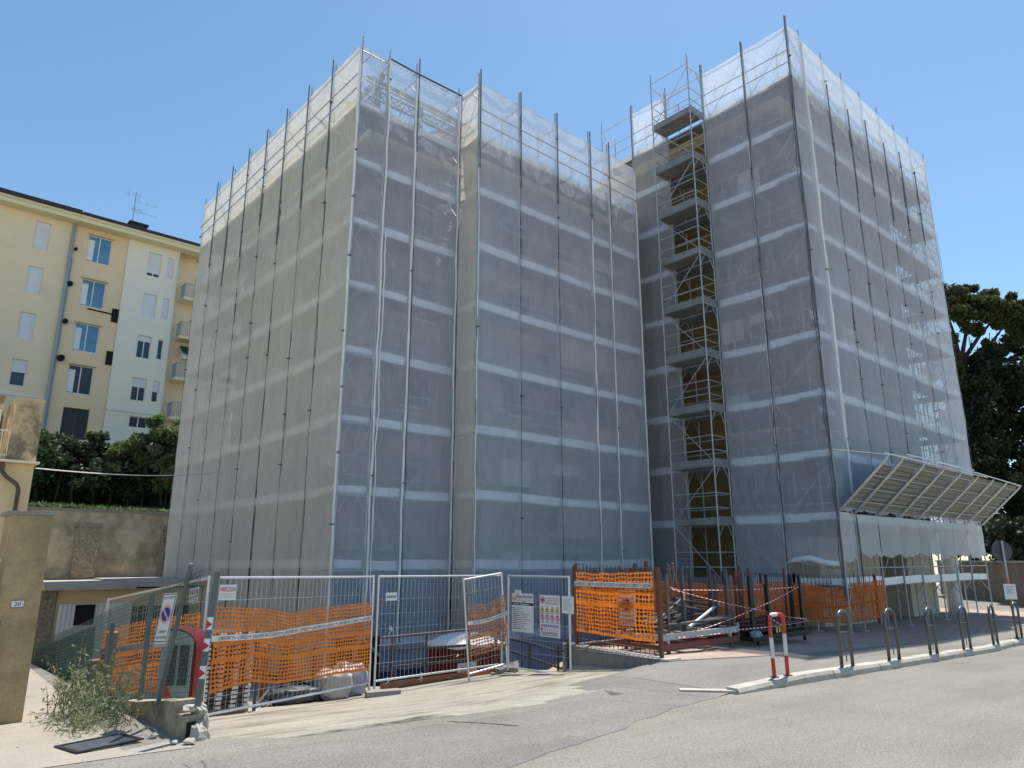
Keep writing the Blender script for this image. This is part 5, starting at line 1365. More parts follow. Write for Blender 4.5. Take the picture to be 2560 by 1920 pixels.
railing('iron_railing', 'long dark spiked railing behind the two stillages, on a brick kerb', [(11.95, 11.35), (21.9, 11.35), (23.5, 9.55)], lambda s, n: zpave(s, n)+.28, 1.45, 'spiked iron railings', post_every=2.2, mats='redoxide')
b = MB(); b.box((11.98, 11.28, -1.0), (21.9, 11.46, zpave(18, 11)+.26)); tag(b.build('plinth', M['wallbrick']), 'low dark plinth under the long spiked railing', 'wall')
ptR = lambda x, z: Vector((11.80, 11.17-x, rwz(11.17-x)+z))
nR = Vector((-1, 0, 0))
# a parking sign hangs behind the orange sheet
pk = thing('parking_sign', 'second passo carrabile sign showing through the orange sheet', 'sign', (11.80, 9.8, .7))
o_ = Vector((11.83, 10.0, .33)); MB().obox(o_, (0, -.44, 0), (0, 0, .69), (.004, 0, 0)).build('plate', M['paper'], pk)
c = Vector((11.828, 9.78, .74)); MB().ring(c, UB, VB, .11, .15).build('red_ring', M['pinkink'], pk); MB().disc(c, UB, VB, .11).build('blue_disc', M['blueink'], pk)
dd_ = (UB-VB).normalized(); MB().obox(c-dd_*.11+Vector((-.001, 0, -.02)), dd_*.22, (0, 0, .04), (-.001, 0, 0)).build('bar', M['pinkink'], pk)
lettering('Comune di MACERATA', .035, (11.829, 9.97, .955), UB, VB, M['ink'], 'lettering', pk, width=.38)
lettering('passo', .06, (11.829, 9.78, .50), UB, VB, M['ink'], 'lettering', pk, width=.2, centre=True); lettering('carrabile', .06, (11.829, 9.78, .40), UB, VB, M['ink'], 'lettering', pk, width=.34, centre=True)
sheet_on(ptR, .02, 2.12, ll((0, .28), (.5, .27), (1, .27)), ll((0, 1.53), (.3, 1.52), (1, 1.62)), .02, nR, M['orange_b'], 'barrier_net', 'vivid orange perforated sheet on the railing at the driveway corner', 'barrier net', NETG, 5, amp=.018)
tape(ptR, .0, 2.1, ll((0, 1.22), (1, 1.29)), .10, .05, nR, 'white LAVORI IN CORSO tape across the vivid orange sheet', start=.02, tlen=.62)
def longpt(x, z):
    L0 = 9.95
    if x < L0: s, n = 11.95+x, 11.28
    else:
        t_ = min(1.1, (x-L0)/2.4); s, n = 21.9+1.6*t_, 11.28-1.8*t_
    return Vector((s, n-.03, zpave(s, n)+.28+z))
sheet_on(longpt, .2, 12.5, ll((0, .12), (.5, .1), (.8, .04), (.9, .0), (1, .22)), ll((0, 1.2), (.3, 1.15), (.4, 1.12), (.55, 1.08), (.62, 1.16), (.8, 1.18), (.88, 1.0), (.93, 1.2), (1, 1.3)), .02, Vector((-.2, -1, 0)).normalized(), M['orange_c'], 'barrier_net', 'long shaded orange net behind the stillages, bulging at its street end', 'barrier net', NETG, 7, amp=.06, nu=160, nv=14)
# dark post at the foot of the low wall
b = MB(); b.tube((11.66, 11.32, -.9), (11.66, 11.32, -.02), .035, 8); tag(b.build('post', M['handrail_dark']), 'short dark post at the low wall corner', 'post')

# ------------------------------------------------------------------ stillages with scaffold parts
def stillage(label, s0, s1, n0, n1, zg, h, mat, posts=1.45, loops=True, leg=.09):
    t = thing('stillage', label, 'stillage', ((s0+s1)/2, (n0+n1)/2, zg), 'steel stillages on the pavement')
    f = MB()
    for n in (n0, n1-.07):
        f.box((s0, n, zg+leg), (s1, n+.07, zg+leg+h))
        f.box((s0, n-.004, zg+leg+h-.012), (s1, n-.0005, zg+leg+h)); f.box((s0, n-.004, zg+leg), (s1, n-.0005, zg+leg+.012))
    for x in (s0+.003, s0+(s1-s0)/3, s0+2*(s1-s0)/3, s1-.073): f.box((x, n0+.07, zg+leg+.01), (x+.07, n1-.07, zg+leg+h-.01))
    for x in (s0+.25, s1-.35):
        for n in (n0+.005, n1-.075): f.box((x, n, zg), (x+.06, n+.06, zg+leg-.002))
    f.build('frame', mat, t)
    if loops:
        for x in (s0-.003, s1-.06):
            for n in (n0-.013,):
                b = MB(); b.tube((x+.03, n, zg+leg+h+.02), (x+.03, n+.012, zg+leg+h+.02), .055, 12); b.build('lifting_eye', mat, t)
                MB().tube((x+.03, n-.002, zg+leg+h+.03), (x+.03, n-.0005, zg+leg+h+.03), .02, 10).build('hole', M['dark'], t)
    if posts:
        for x in (s0+.12, s1-.28):
            for n in (n0+.06, n1-.16):
                b = MB(); b.box((x, n, zg+leg+h-.02), (x+.07, n+.07, zg+leg+h+posts)); b.build('post', M['slate'] if mat is not M['ironblack'] else mat, t)
    return t
zs = zpave(13.8, 9.5)+.015
stillage('rusty stillage at the bottom of the stack by the driveway corner', 12.42, 15.35, 9.4, 10.6, zs, .12, M['redoxide'], posts=0, leg=.1)
stillage('galvanised stillage with tall slate posts stacked on the rusty one', 12.40, 15.33, 9.4, 10.6, zs+.225, .125, M['galv'], posts=1.28, leg=.07)
zs2 = zpave(17, 9.5)+.015
stillage('black stillage loaded with red tubes behind the striped barrier', 15.85, 18.72, 9.35, 10.5, zs2, .13, M['ironblack'], posts=1.35, leg=.13)
def steel_tube(a, b_, r, mat, label, group, k=8, name='steel_tube'):
    o_ = MB().tube(a, b_, r, k).build(name, mat); tag(o_, label, 'tube', group); origin_to(o_, a); return o_
rk = random.Random(12); zt_ = zs+.42
LB = 'slate grey scaffold tube lying in the galvanised stillage'
for k in range(12):
    n = 9.5+.09*k; z = zt_+.06+rk.uniform(0, .22)
    steel_tube((12.5+rk.uniform(0, .3), n+rk.uniform(-.05, .05), z), (15.2+rk.uniform(-.5, .2), n+rk.uniform(-.25, .25), z+rk.uniform(-.03, .2)), .024, M[('slate', 'rust', 'slate', 'slate')[k % 4]] , LB if k % 4 != 1 else 'rust brown scaffold tube lying in the galvanised stillage', 'tubes lying in the stillages')
for a, c, lab, m_ in (((12.6, 9.7, .33), (14.6, 10.3, .80), 'slate tube sloping up to the tall post in the galvanised stillage', 'slate'), ((13.3, 9.9, .72), (15.1, 10.1, .44), 'slate tube sloping down behind the tall post', 'slate'), ((13.55, 9.5, .22), (15.1, 9.75, .62), 'thick pale-lit tube sloping across the galvanised stillage', 'galv'), ((14.2, 10.3, .75), (16.1, 10.4, .50), 'slate tube bridging to the black stillage', 'slate')):
    steel_tube(a, c, .036, M[m_], lab, 'sloping tubes')
for i, (s_, n_, z0_, z1_, mm, lean_) in enumerate(((12.92, 9.55, zt_, 1.33, 'rustpale', 0), (15.42, 9.55, -.1, 1.28, 'rustpale', -.05), (14.3, 10.4, .1, 1.5, 'rustpale', -.12), (14.75, 10.5, .1, 1.55, 'rustpale', -.3), (13.2, 10.55, .1, 1.25, 'slate', -.12))):
    lab = ('flaking rusty prop with barrier tape knot at the galvanised stillage front', 'flaking rusty prop standing between the two stillages', 'flaking rusty prop standing at the back of the galvanised stillage', 'leaning rusty prop at the back of the galvanised stillage', 'leaning slate prop at the back of the galvanised stillage')[i]
    t = thing('steel_prop', lab, 'prop', (s_, n_, z0_), 'props standing in the stillages')
    MB().tube((s_, n_, z0_+.012), (s_+lean_, n_, z1_), .028, 10).build('tube', M[mm], t)
    MB().box((s_-.06, n_-.06, z0_), (s_+.06, n_+.06, z0_+.012)).build('foot_plate', M[mm], t)
    b = MB(); b.tube((s_+lean_*.7, n_, z0_+(z1_-z0_)*.7), (s_+lean_*.73, n_, z0_+(z1_-z0_)*.73), .038, 10); b.build('collar', M[mm], t)
for i, (s_, n_, h_) in enumerate(((13.55, 9.62, 1.5), (13.95, 10.3, 1.55), (14.95, 9.7, 1.30), (15.12, 9.95, 1.5), (12.98, 10.45, 1.55), (13.26, 10.5, 1.45), (13.5, 10.55, 1.6), (12.25, 11.0, 1.40))):
    o_ = MB().box((s_-.035, n_-.035, zt_-.1), (s_+.035, n_+.035, h_)).build('steel_upright', M['slate'] if i != 6 else M['rust'])
    tag(o_, 'slate square upright standing among the tubes of the first stillage' if i != 6 else 'rusty square upright standing among the tubes of the first stillage', 'upright', 'uprights standing in the first stillage'); origin_to(o_, (s_, n_, zt_-.1))
MB_ = MB().box((13.50, 9.570, .78), (13.56, 9.574, .95)); tag(MB_.build('sticker', M['pinkink']), 'small red sticker on the slate upright', 'sticker')
for k in range(16):
    n = 9.45+.055*k; z = zs2+.34+rk.uniform(0, .25)
    red = k % 3 != 0
    steel_tube((15.7+rk.uniform(0, .3), n+rk.uniform(-.1, .1), z), (18.6+rk.uniform(-.4, .2), n+rk.uniform(-.15, .15), z+rk.uniform(-.1, .1)), .026, M['redoxide' if red else 'ironblack'], 'red oxide tube lying in the black stillage' if red else 'black tube lying in the black stillage', 'tubes lying in the stillages')
for i, (s_, n_, h_) in enumerate(((16.3, 10.0, 1.32), (16.45, 10.0, 1.4), (16.6, 10.05, 1.48), (16.75, 10.1, 1.28), (16.95, 10.0, 1.42), (18.55, 9.9, 1.3), (18.65, 9.95, 1.4))):
    steel_tube((s_, n_, zs2+.2), (s_+.02, n_, h_), .032, M['redoxide'], 'red oxide tube standing upright in the black stillage', 'standing red tubes')
for i, (s_, n_, h_) in enumerate(((16.15, 9.5, 1.2), (16.75, 9.42, 1.05), (18.3, 9.6, 1.25))):
    o_ = MB().box((s_-.045, n_-.045, zs2+.2), (s_+.045, n_+.045, h_)).build('steel_upright', M['ironblack']); tag(o_, 'black square upright standing in the black stillage', 'upright', 'black uprights'); origin_to(o_, (s_, n_, zs2+.2))
hz_ = MB(); hz_.obox((16.85, 9.33, zs2+.28), (.42, -.01, 0), (0, .01, 0), (0, .03, .13)); ob_ = thing('hazard_board', 'small black and yellow striped board on the black stillage', 'board', (16.85, 9.33, zs2+.28))
hz_.build('board', M['black'], ob_)
b = MB()
for k in range(3):
    x = 16.87+.13*k; b.face([(x, 9.318, zs2+.285), (x+.07, 9.317, zs2+.285), (x+.13, 9.343, zs2+.405), (x+.06, 9.344, zs2+.405)])
b.build('stripe', M['yellowink'], ob_)
sack('crumpled clear plastic bag at the black stillage corner', (15.9, 9.3, zs2+.25), .13, .10, .07, 4, M['tarp'], name='plastic_bag', cat='bag')
# barrier tape strung from post to post
def barrier(label, pts, wdt=.014, sag=.03):
    mb = MB(); L = 0
    for a, c in zip(pts, pts[1:]):
        a, c = Vector(a), Vector(c); l = (c-a).length; k = 10
        prev = None; n0 = len(mb.v)
        for i in range(k+1):
            t_ = i/k; p = a.lerp(c, t_); p.z -= sag*4*t_*(1-t_); tw = .6+1.2*math.sin(L*2.1+t_*3)
            e = Vector((0, math.sin(tw)*wdt*.5, max(.35, abs(math.cos(tw)))*wdt)); mb.v.append(tuple(p-e)); mb.v.append(tuple(p+e))
        for i in range(k):
            u0, u1 = L+l*i/k, L+l*(i+1)/k
            mb.uv[len(mb.f)] = [(u0, 0), (u1, 0), (u1, 1), (u0, 1)]; mb.f.append([n0+2*i, n0+2*i+2, n0+2*i+3, n0+2*i+1])
        L += l
    o_ = mb.build('barrier_tape', M['tape_rw']); tag(o_, label, 'barrier tape', 'red and white tapes round the stillages'); origin_to(o_, pts[0]); return o_
barrier('red and white tape running level from the rusty prop to the far black posts', [(12.92, 9.5, 1.08), (13.6, 9.55, .99), (18.35, 9.5, .93)])
barrier('red and white tape falling from the rusty prop towards the striped barrier', [(12.92, 9.48, 1.04), (16.2, 9.3, .46), (18.6, 9.4, .13)])
barrier('red and white tape rising from the stillage bed to the far black posts', [(13.6, 9.4, .14), (16.0, 9.3, .52), (18.35, 9.4, .95), (18.55, 9.5, 1.15)])
barrier('red and white tape dropping steeply from the second rusty prop', [(15.42, 9.5, 1.05), (16.1, 9.28, .50), (17.2, 9.25, .02)])
barrier('red and white tape sagging low along the stillage beds', [(12.9, 9.38, .06), (15.3, 9.34, .08), (18.5, 9.3, .10)])
barrier('short loose end of red and white tape on the first stillage', [(15.1, 9.5, .72), (15.2, 9.42, .5)])

# ------------------------------------------------------------------ street furniture on the right
sgR = stripe_material('red_white_banded_paint', 1, (.62, .61, .58), (.5, .045, .025))
def hoop_pts(c, d, half, h, r, z0):
    c, d = Vector((*c, 0)), Vector((*d, 0)).normalized(); pts = [c-d*half+Vector((0, 0, z0)), c-d*half+Vector((0, 0, z0+h-r))]
    for k in range(1, 9):
        t_ = math.pi/2*k/8; pts.append(c-d*(half-r)-d*r*math.cos(t_)+Vector((0, 0, z0+h-r+r*math.sin(t_))))
    for k in range(8):
        t_ = math.pi/2*(1-k/8); pts.append(c+d*(half-r)+d*r*math.cos(t_)+Vector((0, 0, z0+h-r+r*math.sin(t_))))
    pts += [c+d*half+Vector((0, 0, z0+h-r)), c+d*half+Vector((0, 0, z0))]
    return pts
zb1 = zpave(11.55, 6.35)
bo = thing('hoop_barrier', 'dented red and white striped hoop barrier near the kerb end', 'barrier', (11.55, 6.35, zb1))
hp = hoop_pts((11.55, 6.36), (1, -.16), .17, .98, .09, zb1)
hp[1] = hp[1]; left = [hp[0], hp[0]+Vector((-.005, 0, .30)), hp[0]+Vector((.022, .01, .45)), hp[0]+Vector((-.004, 0, .56)), hp[0]+Vector((-.01, 0, .75))]+hp[1:]
def cut(pts, z0_, z1_, side):
    """piece of the dense polyline between two heights on one leg"""
    return [p for p in pts if z0_-1e-6 <= p.z-zb1 <= z1_+1e-6]
dense = []
for a, c in zip(left, left[1:]):
    k = max(1, int((c-a).length/.02)); dense += [a.lerp(c, i/k) for i in range(k)]
dense.append(left[-1]); mid = len(dense)//2
mi = max(range(len(dense)), key=lambda i: dense[i].z)
A_, B_ = dense[:mi+1], dense[mi:]
bands = []
for part, zs_ in ((A_, (0, .30, .62, 2)), (B_, (0, .33, .66, 2))):
    for lo, hi, m_ in ((zs_[0], zs_[1], 'red'), (zs_[1], zs_[2], 'whitepaint_worn'), (zs_[2], zs_[3], 'red')):
        seg_ = [p for p in part if lo-.011 <= p.z-zb1 <= hi+.011]
        if len(seg_) > 1: MB().path(seg_, .032, 12).build('red_band' if m_ == 'red' else 'white_band', M[m_], bo, smooth=True)
MB().path(dense[mi-4:mi+5], .0335, 12).build('white_band', M['whitepaint_worn'], bo, smooth=True)
b = MB()
for p in (dense[0], dense[-1]): b.tube(p, p+Vector((0, 0, .022)), .075, 14)
b.build('base_collar', M['slate'], bo)
# bicycle hoops
R0 = (13.92, 6.33)
rack = thing('bicycle_hoop', 'tall grey bicycle hoop on the kerb', 'bicycle stand', (R0[0], R0[1], zpave(R0[0], 6.3)), 'bicycle hoops along the kerb')
z0 = zpave(R0[0], 6.3); hp = hoop_pts(R0, (1, 0), .225, 1.0, .225, z0)
MB().path(hp, .032, 12).build('hoop', M['rackgrey'], rack, smooth=True)
b = MB(); b.tube((R0[0]-.21, R0[1], z0+.62), (R0[0]+.21, R0[1], z0+.62), .014, 8); b.build('crossbar', M['rackgrey'], rack)
b = MB(); b.box((R0[0]-.012, R0[1]-.006, z0+.1), (R0[0]+.012, R0[1]+.006, z0+.61)); b.build('tie_bar', M['rackgrey'], rack)
b = MB()
for x in (-.225, .225): b.tube((R0[0]+x, R0[1], z0), (R0[0]+x, R0[1], z0+.012), .07, 12)
b.build('base_plate', M['slate'], rack)
labs = ['tall grey bicycle hoop nearest the striped barrier', 'second grey bicycle hoop from the striped barrier', 'third grey bicycle hoop, in the middle of the row', 'fourth grey bicycle hoop from the striped barrier', 'fifth grey bicycle hoop, just before the sign pole', 'last grey bicycle hoop, past the sign pole at the frame edge']
rack['label'] = labs[0]
for k, s_ in enumerate((16.07, 18.26, 20.48, 22.7, 24.9)):
    c_ = copy_tree(rack, None, (s_-R0[0], 0, zpave(s_, 6.3)-z0)); c_['label'] = labs[k+1]; c_.rotation_euler.z = R((-3, 2, -2, 3, -1)[k])
# sign pole seen from behind
zp = zpave(25.7, 6.6)
sp = thing('road_sign', 'round road sign seen from behind on a grey pole with a paper notice', 'sign', (25.7, 6.6, zp))
MB().tube((25.7, 6.6, zp), (25.7, 6.6, zp+2.75), .03, 10).build('pole', M['galv'], sp)
vd = Vector((.664, .747, 0)); vr = Vector((.747, -.664, 0))
c = Vector((25.7, 6.6, zp+2.45))+vd*.05
b = MB(); n0 = len(b.v)
b.tube(c, c+vd*.012, .31, 32); b.build('disc', M['slate'], sp)
c2_ = Vector((25.7, 6.6, zp+1.05))-vd*.032
MB().obox(c2_-vr*.18, vr*.36, (0, 0, .44), vd*.004).build('notice', M['paper'], sp)
b = MB()
for k in range(6): b.obox(c2_-vr*.12-vd*.001+Vector((0, 0, .36-.04*k)), vr*(.24-.05*(k % 2)), (0, 0, .012), -vd*.001)
b.build('small_print', M['inkgrey'], sp)
b = MB(); b.tube((25.7, 6.6, zp+.75), (25.7, 6.6, zp+1.05), .032, 10); b.tube((25.7, 6.6, zp+1.49), (25.7, 6.6, zp+1.65), .032, 10); b.build('orange_tape', pm('orange_tape_wrap', (.7, .2, .05), rough=.5), sp)
wb_ = thing('street_sign', 'white rectangular sign board standing against the dark trees behind the pole', 'sign', (36, 8.4, -.7))
MB().obox((35.9, 8.3, 1.55), vr*1.3, (0, 0, .55), vd*.01).build('board', M['white'], wb_)
b = MB(); b.tube(Vector((35.9, 8.3, -.7))+vr*.2+vd*.04, Vector((35.9, 8.3, 2.0))+vr*.2+vd*.04, .03); b.tube(Vector((35.9, 8.3, -.7))+vr*1.1+vd*.04, Vector((35.9, 8.3, 2.0))+vr*1.1+vd*.04, .03); b.build('post', M['galv'], wb_)
MB().obox(Vector((35.9, 8.3, 1.64))+vr*.08-vd*.004, vr*.22, (0, 0, .22), -vd*.001).build('lettering', M['blueink'], wb_)
# ------------------------------------------------------------------ vegetation
def quad_cloud(name, cen, size, mat, parent, seed, aspect=1.6, up=0.0, axis=None):
    """many leaf-sized quads around the given centres (numpy)"""
    g = np.random.default_rng(seed); n = len(cen)
    a = g.normal(size=(n, 3)); a[:, 2] += up; a /= np.linalg.norm(a, axis=1)[:, None]
    t = g.normal(size=(n, 3)); b = np.cross(a, t); b /= np.linalg.norm(b, axis=1)[:, None]
    sz = size*g.uniform(.6, 1.4, size=(n, 1)); da = a*sz*aspect*.5; db = b*sz*.5
    v = np.stack([cen-da-db*.3, cen-db*.0+db, cen+da+db*.2, cen-db], axis=1).reshape(-1, 3)
    v -= np.array(parent_world(parent))
    me = bpy.data.meshes.new(name); me.vertices.add(4*n); me.vertices.foreach_set('co', v.ravel())
    me.loops.add(4*n); me.loops.foreach_set('vertex_index', np.arange(4*n, dtype=np.int32))
    me.polygons.add(n); me.polygons.foreach_set('loop_start', np.arange(0, 4*n, 4, dtype=np.int32))
    try: me.polygons.foreach_set('loop_total', np.full(n, 4, dtype=np.int32))
    except Exception: pass
    me.update(calc_edges=True); me.materials.append(mat)
    o = bpy.data.objects.new(name, me); COL.objects.link(o); o.parent = parent; return o
def clump(g, c, r, n, flat=1.0, shell=.5):
    d = g.normal(size=(n, 3)); d /= np.linalg.norm(d, axis=1)[:, None]
    rad = g.uniform(shell, 1, size=(n, 1))**.7*r
    return np.array(c)+d*rad*np.array([1, 1, flat])
def crown(clumps, per, flat, seed, jit=.5, sub=7, subr=.42):
    g = np.random.default_rng(seed); out = []
    for c, r in clumps:
        for _ in range(sub):
            d = g.normal(size=3); d /= np.linalg.norm(d); cc = np.array(c)+d*r*g.uniform(.35, .95)*np.array([1, 1, flat])
            out.append(clump(g, cc, r*subr*g.uniform(.6, 1.25), int(per/sub*g.uniform(.7, 1.3)), .8, .2))
    return np.concatenate(out)
def limb(mb, pts, r0, r1):
    k = len(pts); mb.path(pts, [r0+(r1-r0)*i/(k-1) for i in range(k)], 7)
# umbrella pine
pt = thing('pine_tree', 'tall umbrella pine with open dark branches, rising behind the wrapped block', 'tree', (59.8, 17.2, -.7))
pc = [((60.6, 17.3, 21.3), 1.9), ((61.0, 16.2, 21.4), 1.9), ((63.3, 15.6, 22.2), 1.7), ((59.8, 15.9, 19.6), 1.7), ((61.1, 14.6, 20.2), 1.5), ((64.8, 14.4, 21.3), 2.0), ((65.8, 13.6, 20.8), 1.9), ((66.5, 13.0, 19.6), 1.7), ((63.0, 14.6, 21.2), 1.5), ((68.4, 12.6, 19.2), 2.0), ((59.0, 16.6, 17.8), 1.4), ((69.8, 11.7, 18.0), 2.0), ((63.8, 13.6, 19.9), 1.2), ((58.6, 17.4, 19.8), 1.6), ((59.2, 17.0, 15.6), 1.5), ((60.0, 16.6, 13.6), 1.7), ((58.8, 17.2, 17.0), 1.4), ((61.6, 15.4, 18.8), .9), ((64.5, 13.6, 18.0), 1.1), ((66.6, 12.4, 17.2), 1.2), ((62.6, 15.2, 17.6), .9), ((65.6, 12.9, 17.8), 1.4), ((67.8, 11.8, 17.0), 1.6), ((69.6, 11.0, 16.2), 1.8), ((63.6, 14.4, 17.2), .8), ((61.2, 16.0, 15.2), 1.2)]
quad_cloud('crown', crown(pc, 4200, .66, 5, sub=13, subr=.34), .115, M['leaf_pine'], pt, 6, aspect=2.6, up=.5)
b = MB(); limb(b, [(59.8, 17.2, -.8), (59.9, 17.1, 6), (60.2, 16.9, 12), (60.7, 16.4, 16.2)], .45, .26)
for e, m_ in (((64.8, 14.4, 20.6), (62.3, 15.2, 18.6)), ((66.3, 13.2, 19.2), (63.5, 14.9, 17.4)), ((68.2, 12.6, 18.8), (64.5, 14.4, 17.5)), ((63.3, 15.5, 21.5), (61.6, 16.0, 18.6)), ((60.6, 16.8, 20.8), (60.7, 16.5, 18.4)), ((59.0, 16.8, 18.8), (60.2, 16.6, 17.4)), ((64.0, 13.8, 19.5), (62.4, 15, 17.4)), ((69.5, 11.8, 17.6), (65.5, 13.9, 16.9)), ((67.2, 12.6, 18.2), (64, 14.3, 16.6))):
    limb(b, [(60.7, 16.4, 16.2), m_, e], .2, .05)
g_ = random.Random(4)
for k in range(46):
    t_ = g_.random(); p = Vector((61.5+6*t_, 16-3.4*t_, 17.0+1.2*t_+g_.uniform(-.6, .8))); b.path([p, p+Vector((g_.uniform(.2, 1.2), g_.uniform(-.8, .1), g_.uniform(.2, 1.2)))], .035, 4)
b.build('trunk', M['bark'], pt)
# dark evergreens under the pine
dk_ = [('dark evergreen tree right behind the end of the canopy, lowest in the group', [((55.5, 15.8, 6.2), 2.6), ((54.2, 15.9, 3.6), 2.2), ((56.8, 15.6, 9.0), 2.4), ((57.8, 15.5, 11.4), 2.0), ((54.5, 14.6, 6.5), 2.0)], (56, 16, -.7), 7),
       ('dark evergreen tree with a ragged top below the pine branches', [((59.7, 15.5, 14.2), 2.2), ((61.2, 14.2, 13.6), 2.3), ((58.6, 15.2, 10.8), 2.2), ((60.2, 13.5, 10.2), 2.3), ((59.2, 14.2, 7.0), 2.4), ((58.2, 14.2, 3.8), 2.2), ((62.0, 13.0, 11.8), 1.9), ((61.6, 15.0, 15.6), 1.3)], (60, 14.6, -.7), 8),
       ('dark evergreen tree at the right edge of the frame', [((63.0, 12.2, 14.6), 2.2), ((64.6, 11.2, 13.6), 2.2), ((62.6, 11.9, 10.6), 2.4), ((61.8, 11.2, 7.2), 2.4), ((60.6, 11.0, 4.2), 2.2), ((64.5, 10.4, 9.8), 2.4), ((63.8, 10.0, 5.8), 2.6), ((65.0, 12.4, 15.9), 1.6), ((66.8, 11.4, 16.2), 1.9), ((68.6, 10.4, 15.6), 2.1)], (63, 11.2, -.7), 9)]
for lab, cl, tr, sd_ in dk_:
    t = thing('evergreen_tree', lab, 'tree', tr, 'dark evergreens by the street')
    quad_cloud('crown', crown(cl, 3600, .9, sd_, sub=12, subr=.46), .19, M['leaf_dark'], t, sd_+20, aspect=1.7)
    b = MB(); top = max(c[2] for c, r in cl); limb(b, [tr, (tr[0]+.2, tr[1], top*.5), (tr[0], tr[1]+.1, top*.9)], .35, .1); b.build('trunk', M['bark'], t)
ivy = thing('ivy_shrub', 'dark ivy shrub spilling over the old brick wall', 'shrub', (52, 13.6, 1.2))
quad_cloud('foliage', crown([((51.7, 14.5, 3.0), 1.7), ((50.2, 13.2, 2.8), 1.6), ((48.6, 12.2, 2.6), 1.5), ((53.6, 15.6, 3.0), 1.7), ((55.4, 16.6, 3.0), 1.8), ((47.0, 11.4, 2.6), 1.5), ((45.6, 10.6, 2.4), 1.4)], 1300, .8, 31, sub=8), .2, M['leaf_dark'], ivy, 33)
bw = thing('brick_wall', 'shaded old brick wall across the side street under the dark trees', 'wall', (50, 13.5, -.8))
MB().obox((43.2, 9.2, -.9), (14.5, 9.3, 0), (-.3, .4, 0), (0, 0, 2.35)).build('wall', M['wallbrick'], bw)
MB().obox((43.15, 9.16, 1.453), (14.6, 9.36, 0), (-.36, .48, 0), (0, 0, .1)).build('coping', M['concrete'], bw)
for s_, n_, h_, w_ in ((70, 8, 15, 5), (74, 4, 17, 6)):
    t = thing('evergreen_tree', 'dark evergreen tree far down the street beyond the frame edge', 'tree', (s_, n_, -.7), 'dark evergreens by the street')
    quad_cloud('crown', crown([((s_, n_, h_*f), w_*.5*q) for f, q in ((.3, 1), (.5, 1.1), (.7, .9), (.88, .6))], 1500, .9, int(s_), sub=9, subr=.5), .35, M['leaf_dark'], t, 3)
    b = MB(); limb(b, [(s_, n_, -.7), (s_, n_, h_*.9)], .4, .1); b.build('trunk', M['bark'], t)
# hedge and shrubs on the bank
def hz(n): return 3.45 + 3.6*smooth((n-34)/12)
hd = thing('hedge', 'dense dark hedge on bare stems along the bank below the cream block', 'hedge', (6, 37, 3.8))
cl = []
g_ = random.Random(9)
for k in range(30):
    s_ = -4+.62*k; cl.append(((s_, 36.6+g_.uniform(-.5, .6), 5.6+g_.uniform(-.25, .35)), 1.05)); cl.append(((s_, 37.4+g_.uniform(-.5, .5), 6.45+g_.uniform(-.3, .3)), .75)); cl.append(((s_+.3, 38.6, 6.2+g_.uniform(-.3, .3)), 1.0)); cl.append(((s_+.2, 37.6+g_.uniform(-.3, .3), 4.75+g_.uniform(-.2, .2)), .7))
quad_cloud('foliage', crown(cl, 900, .9, 41, sub=7, subr=.5), .12, M['leaf_hedge'], hd, 42)
b = MB()
for k in range(24):
    s_ = -3.5+.72*k+g_.uniform(-.1, .1); b.tube((s_, 36.6, 3.9), (s_+g_.uniform(-.15, .15), 36.7, 5.6), .06, 6)
b.build('stems', M['bark'], hd)
bs = thing('shrub', 'large pale green shrub with drooping sprays in front of the cream block', 'shrub', (10.2, 36, 4))
quad_cloud('foliage', crown([((10.0, 36.2, 7.4), .95), ((10.9, 36.0, 7.8), 1.0), ((9.0, 36.4, 6.6), .85), ((10.6, 35.6, 6.4), 1.1), ((8.1, 36.4, 6.3), .6), ((11.6, 36.0, 7.0), 1.1), ((9.9, 35.8, 5.4), 1.0), ((8.7, 36.6, 6.9), .5), ((9.4, 36.2, 8.0), .35)], 1500, .8, 51, sub=9, subr=.4), .15, M['leaf_bush'], bs, 52, aspect=2.4, up=-.4)
b = MB()
for dx in (-.5, 0, .6): limb(b, [(10.2+dx*.3, 36, 4), (10.2+dx, 36, 6), (10.2+dx*2, 36.1, 7.6)], .07, .02)
b.build('stems', M['bark'], bs)
g2 = np.random.default_rng(77); n_ = 9000
cs = np.stack([g2.uniform(-3, 11, n_), 33.5+2.4*g2.random(n_)**1.5, np.zeros(n_)], axis=1)
cs[:, 2] = [hz(y_)+.08+.18*r_*(1 if x_ < 6.5 else .8) for x_, y_, r_ in zip(cs[:, 0], cs[:, 1], g2.random(n_))]
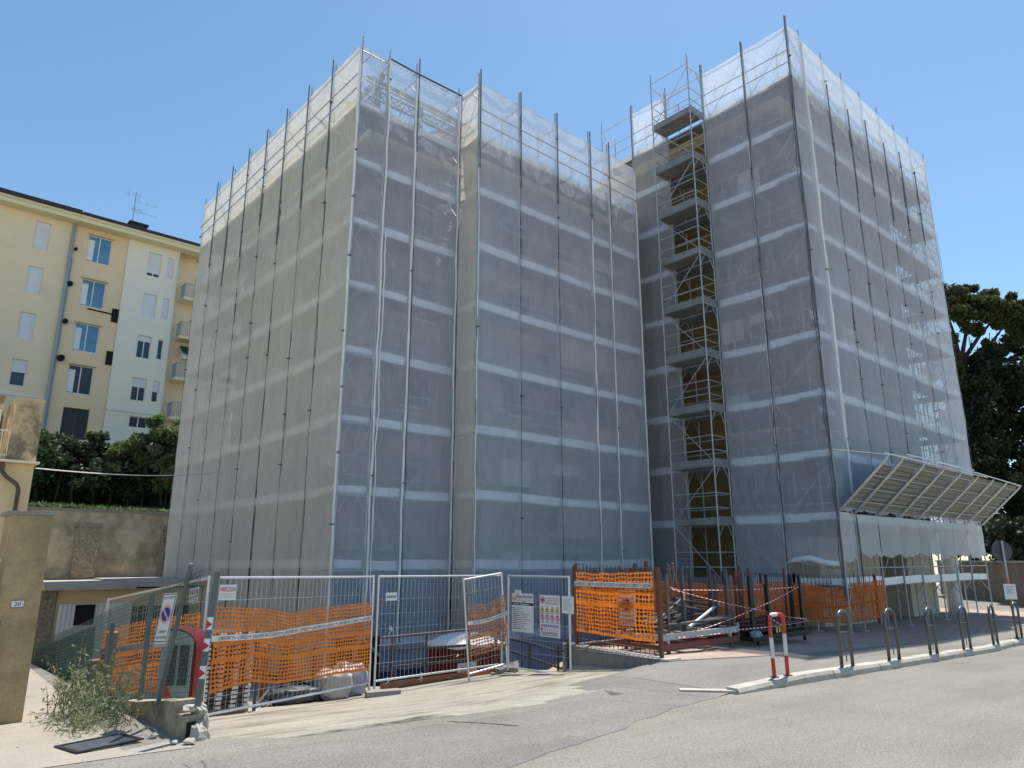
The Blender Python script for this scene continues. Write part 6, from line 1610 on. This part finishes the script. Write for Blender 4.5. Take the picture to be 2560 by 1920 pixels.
gr = bpy.data.objects.new('bank_grass_root', None)
q_ = quad_cloud('grass', cs, .12, M['leaf_bush'], None, 78, aspect=2.5, up=1.2); q_['kind'] = 'stuff'
# weed bush on the sidewalk against the wall
wd_ = thing('weed_bush', 'straggly grey-green weed bush growing between sidewalk and crumbling wall', 'plant', (2.05, 9.3, -.15))
g_ = random.Random(15); b = MB(); lc = []
for k in range(80):
    base = Vector((2.12+g_.uniform(-.26, .30), 9.35+g_.uniform(-.55, .8), zbase(2.3)-.0)); a_ = g_.uniform(0, 6.28); h_ = g_.uniform(.22, .68)*(1.15 if g_.random() < .25 else .8)
    sp_ = g_.uniform(.05, .42); m1 = base+Vector((math.cos(a_)*sp_*.4, math.sin(a_)*sp_*.5, h_*.55)); tip = base+Vector((math.cos(a_)*sp_, math.sin(a_)*sp_*1.2, h_))
    if tip.x > 2.58 and tip.z < .3: tip.x = 2.5
    b.path([base, m1, tip], [.006, .004, .002], 4)
    for q in range(26):
        t_ = g_.uniform(.15, 1); p = base.lerp(m1, t_*2) if t_ < .5 else m1.lerp(tip, t_*2-1); lc.append((p.x+g_.gauss(0, .035), p.y+g_.gauss(0, .035), p.z+g_.gauss(0, .03)))
for k in range(700): lc.append((2.05+g_.gauss(0, .18), 9.0+g_.gauss(0, .4), zbase(2.2)+.04+abs(g_.gauss(0, .07))))
b.build('stems', M['leaf_weed'], wd_)
quad_cloud('leaves', np.array(lc), .017, M['leaf_weed'], wd_, 61, aspect=3.2, up=.4)
# litter of stones at the foot of the wall
for k, (s_, n_) in enumerate(((2.5, 7.66), (2.42, 8.05), (2.62, 7.6))):
    b = MB(); rock(b, (s_, n_, zbase(s_)+.03), .028+.01*(k % 3), k*3.3, (1.3, 1, .6), 5); o_ = b.build('stone', M['kerb']); origin_to(tag(o_, 'small broken stone lying at the foot of the crumbling wall', 'stone', 'broken stones by the wall'), (s_, n_, zbase(s_)))
print('OBJECTS', len(bpy.data.objects), 'FACES', sum(len(m.polygons) for m in bpy.data.meshes))
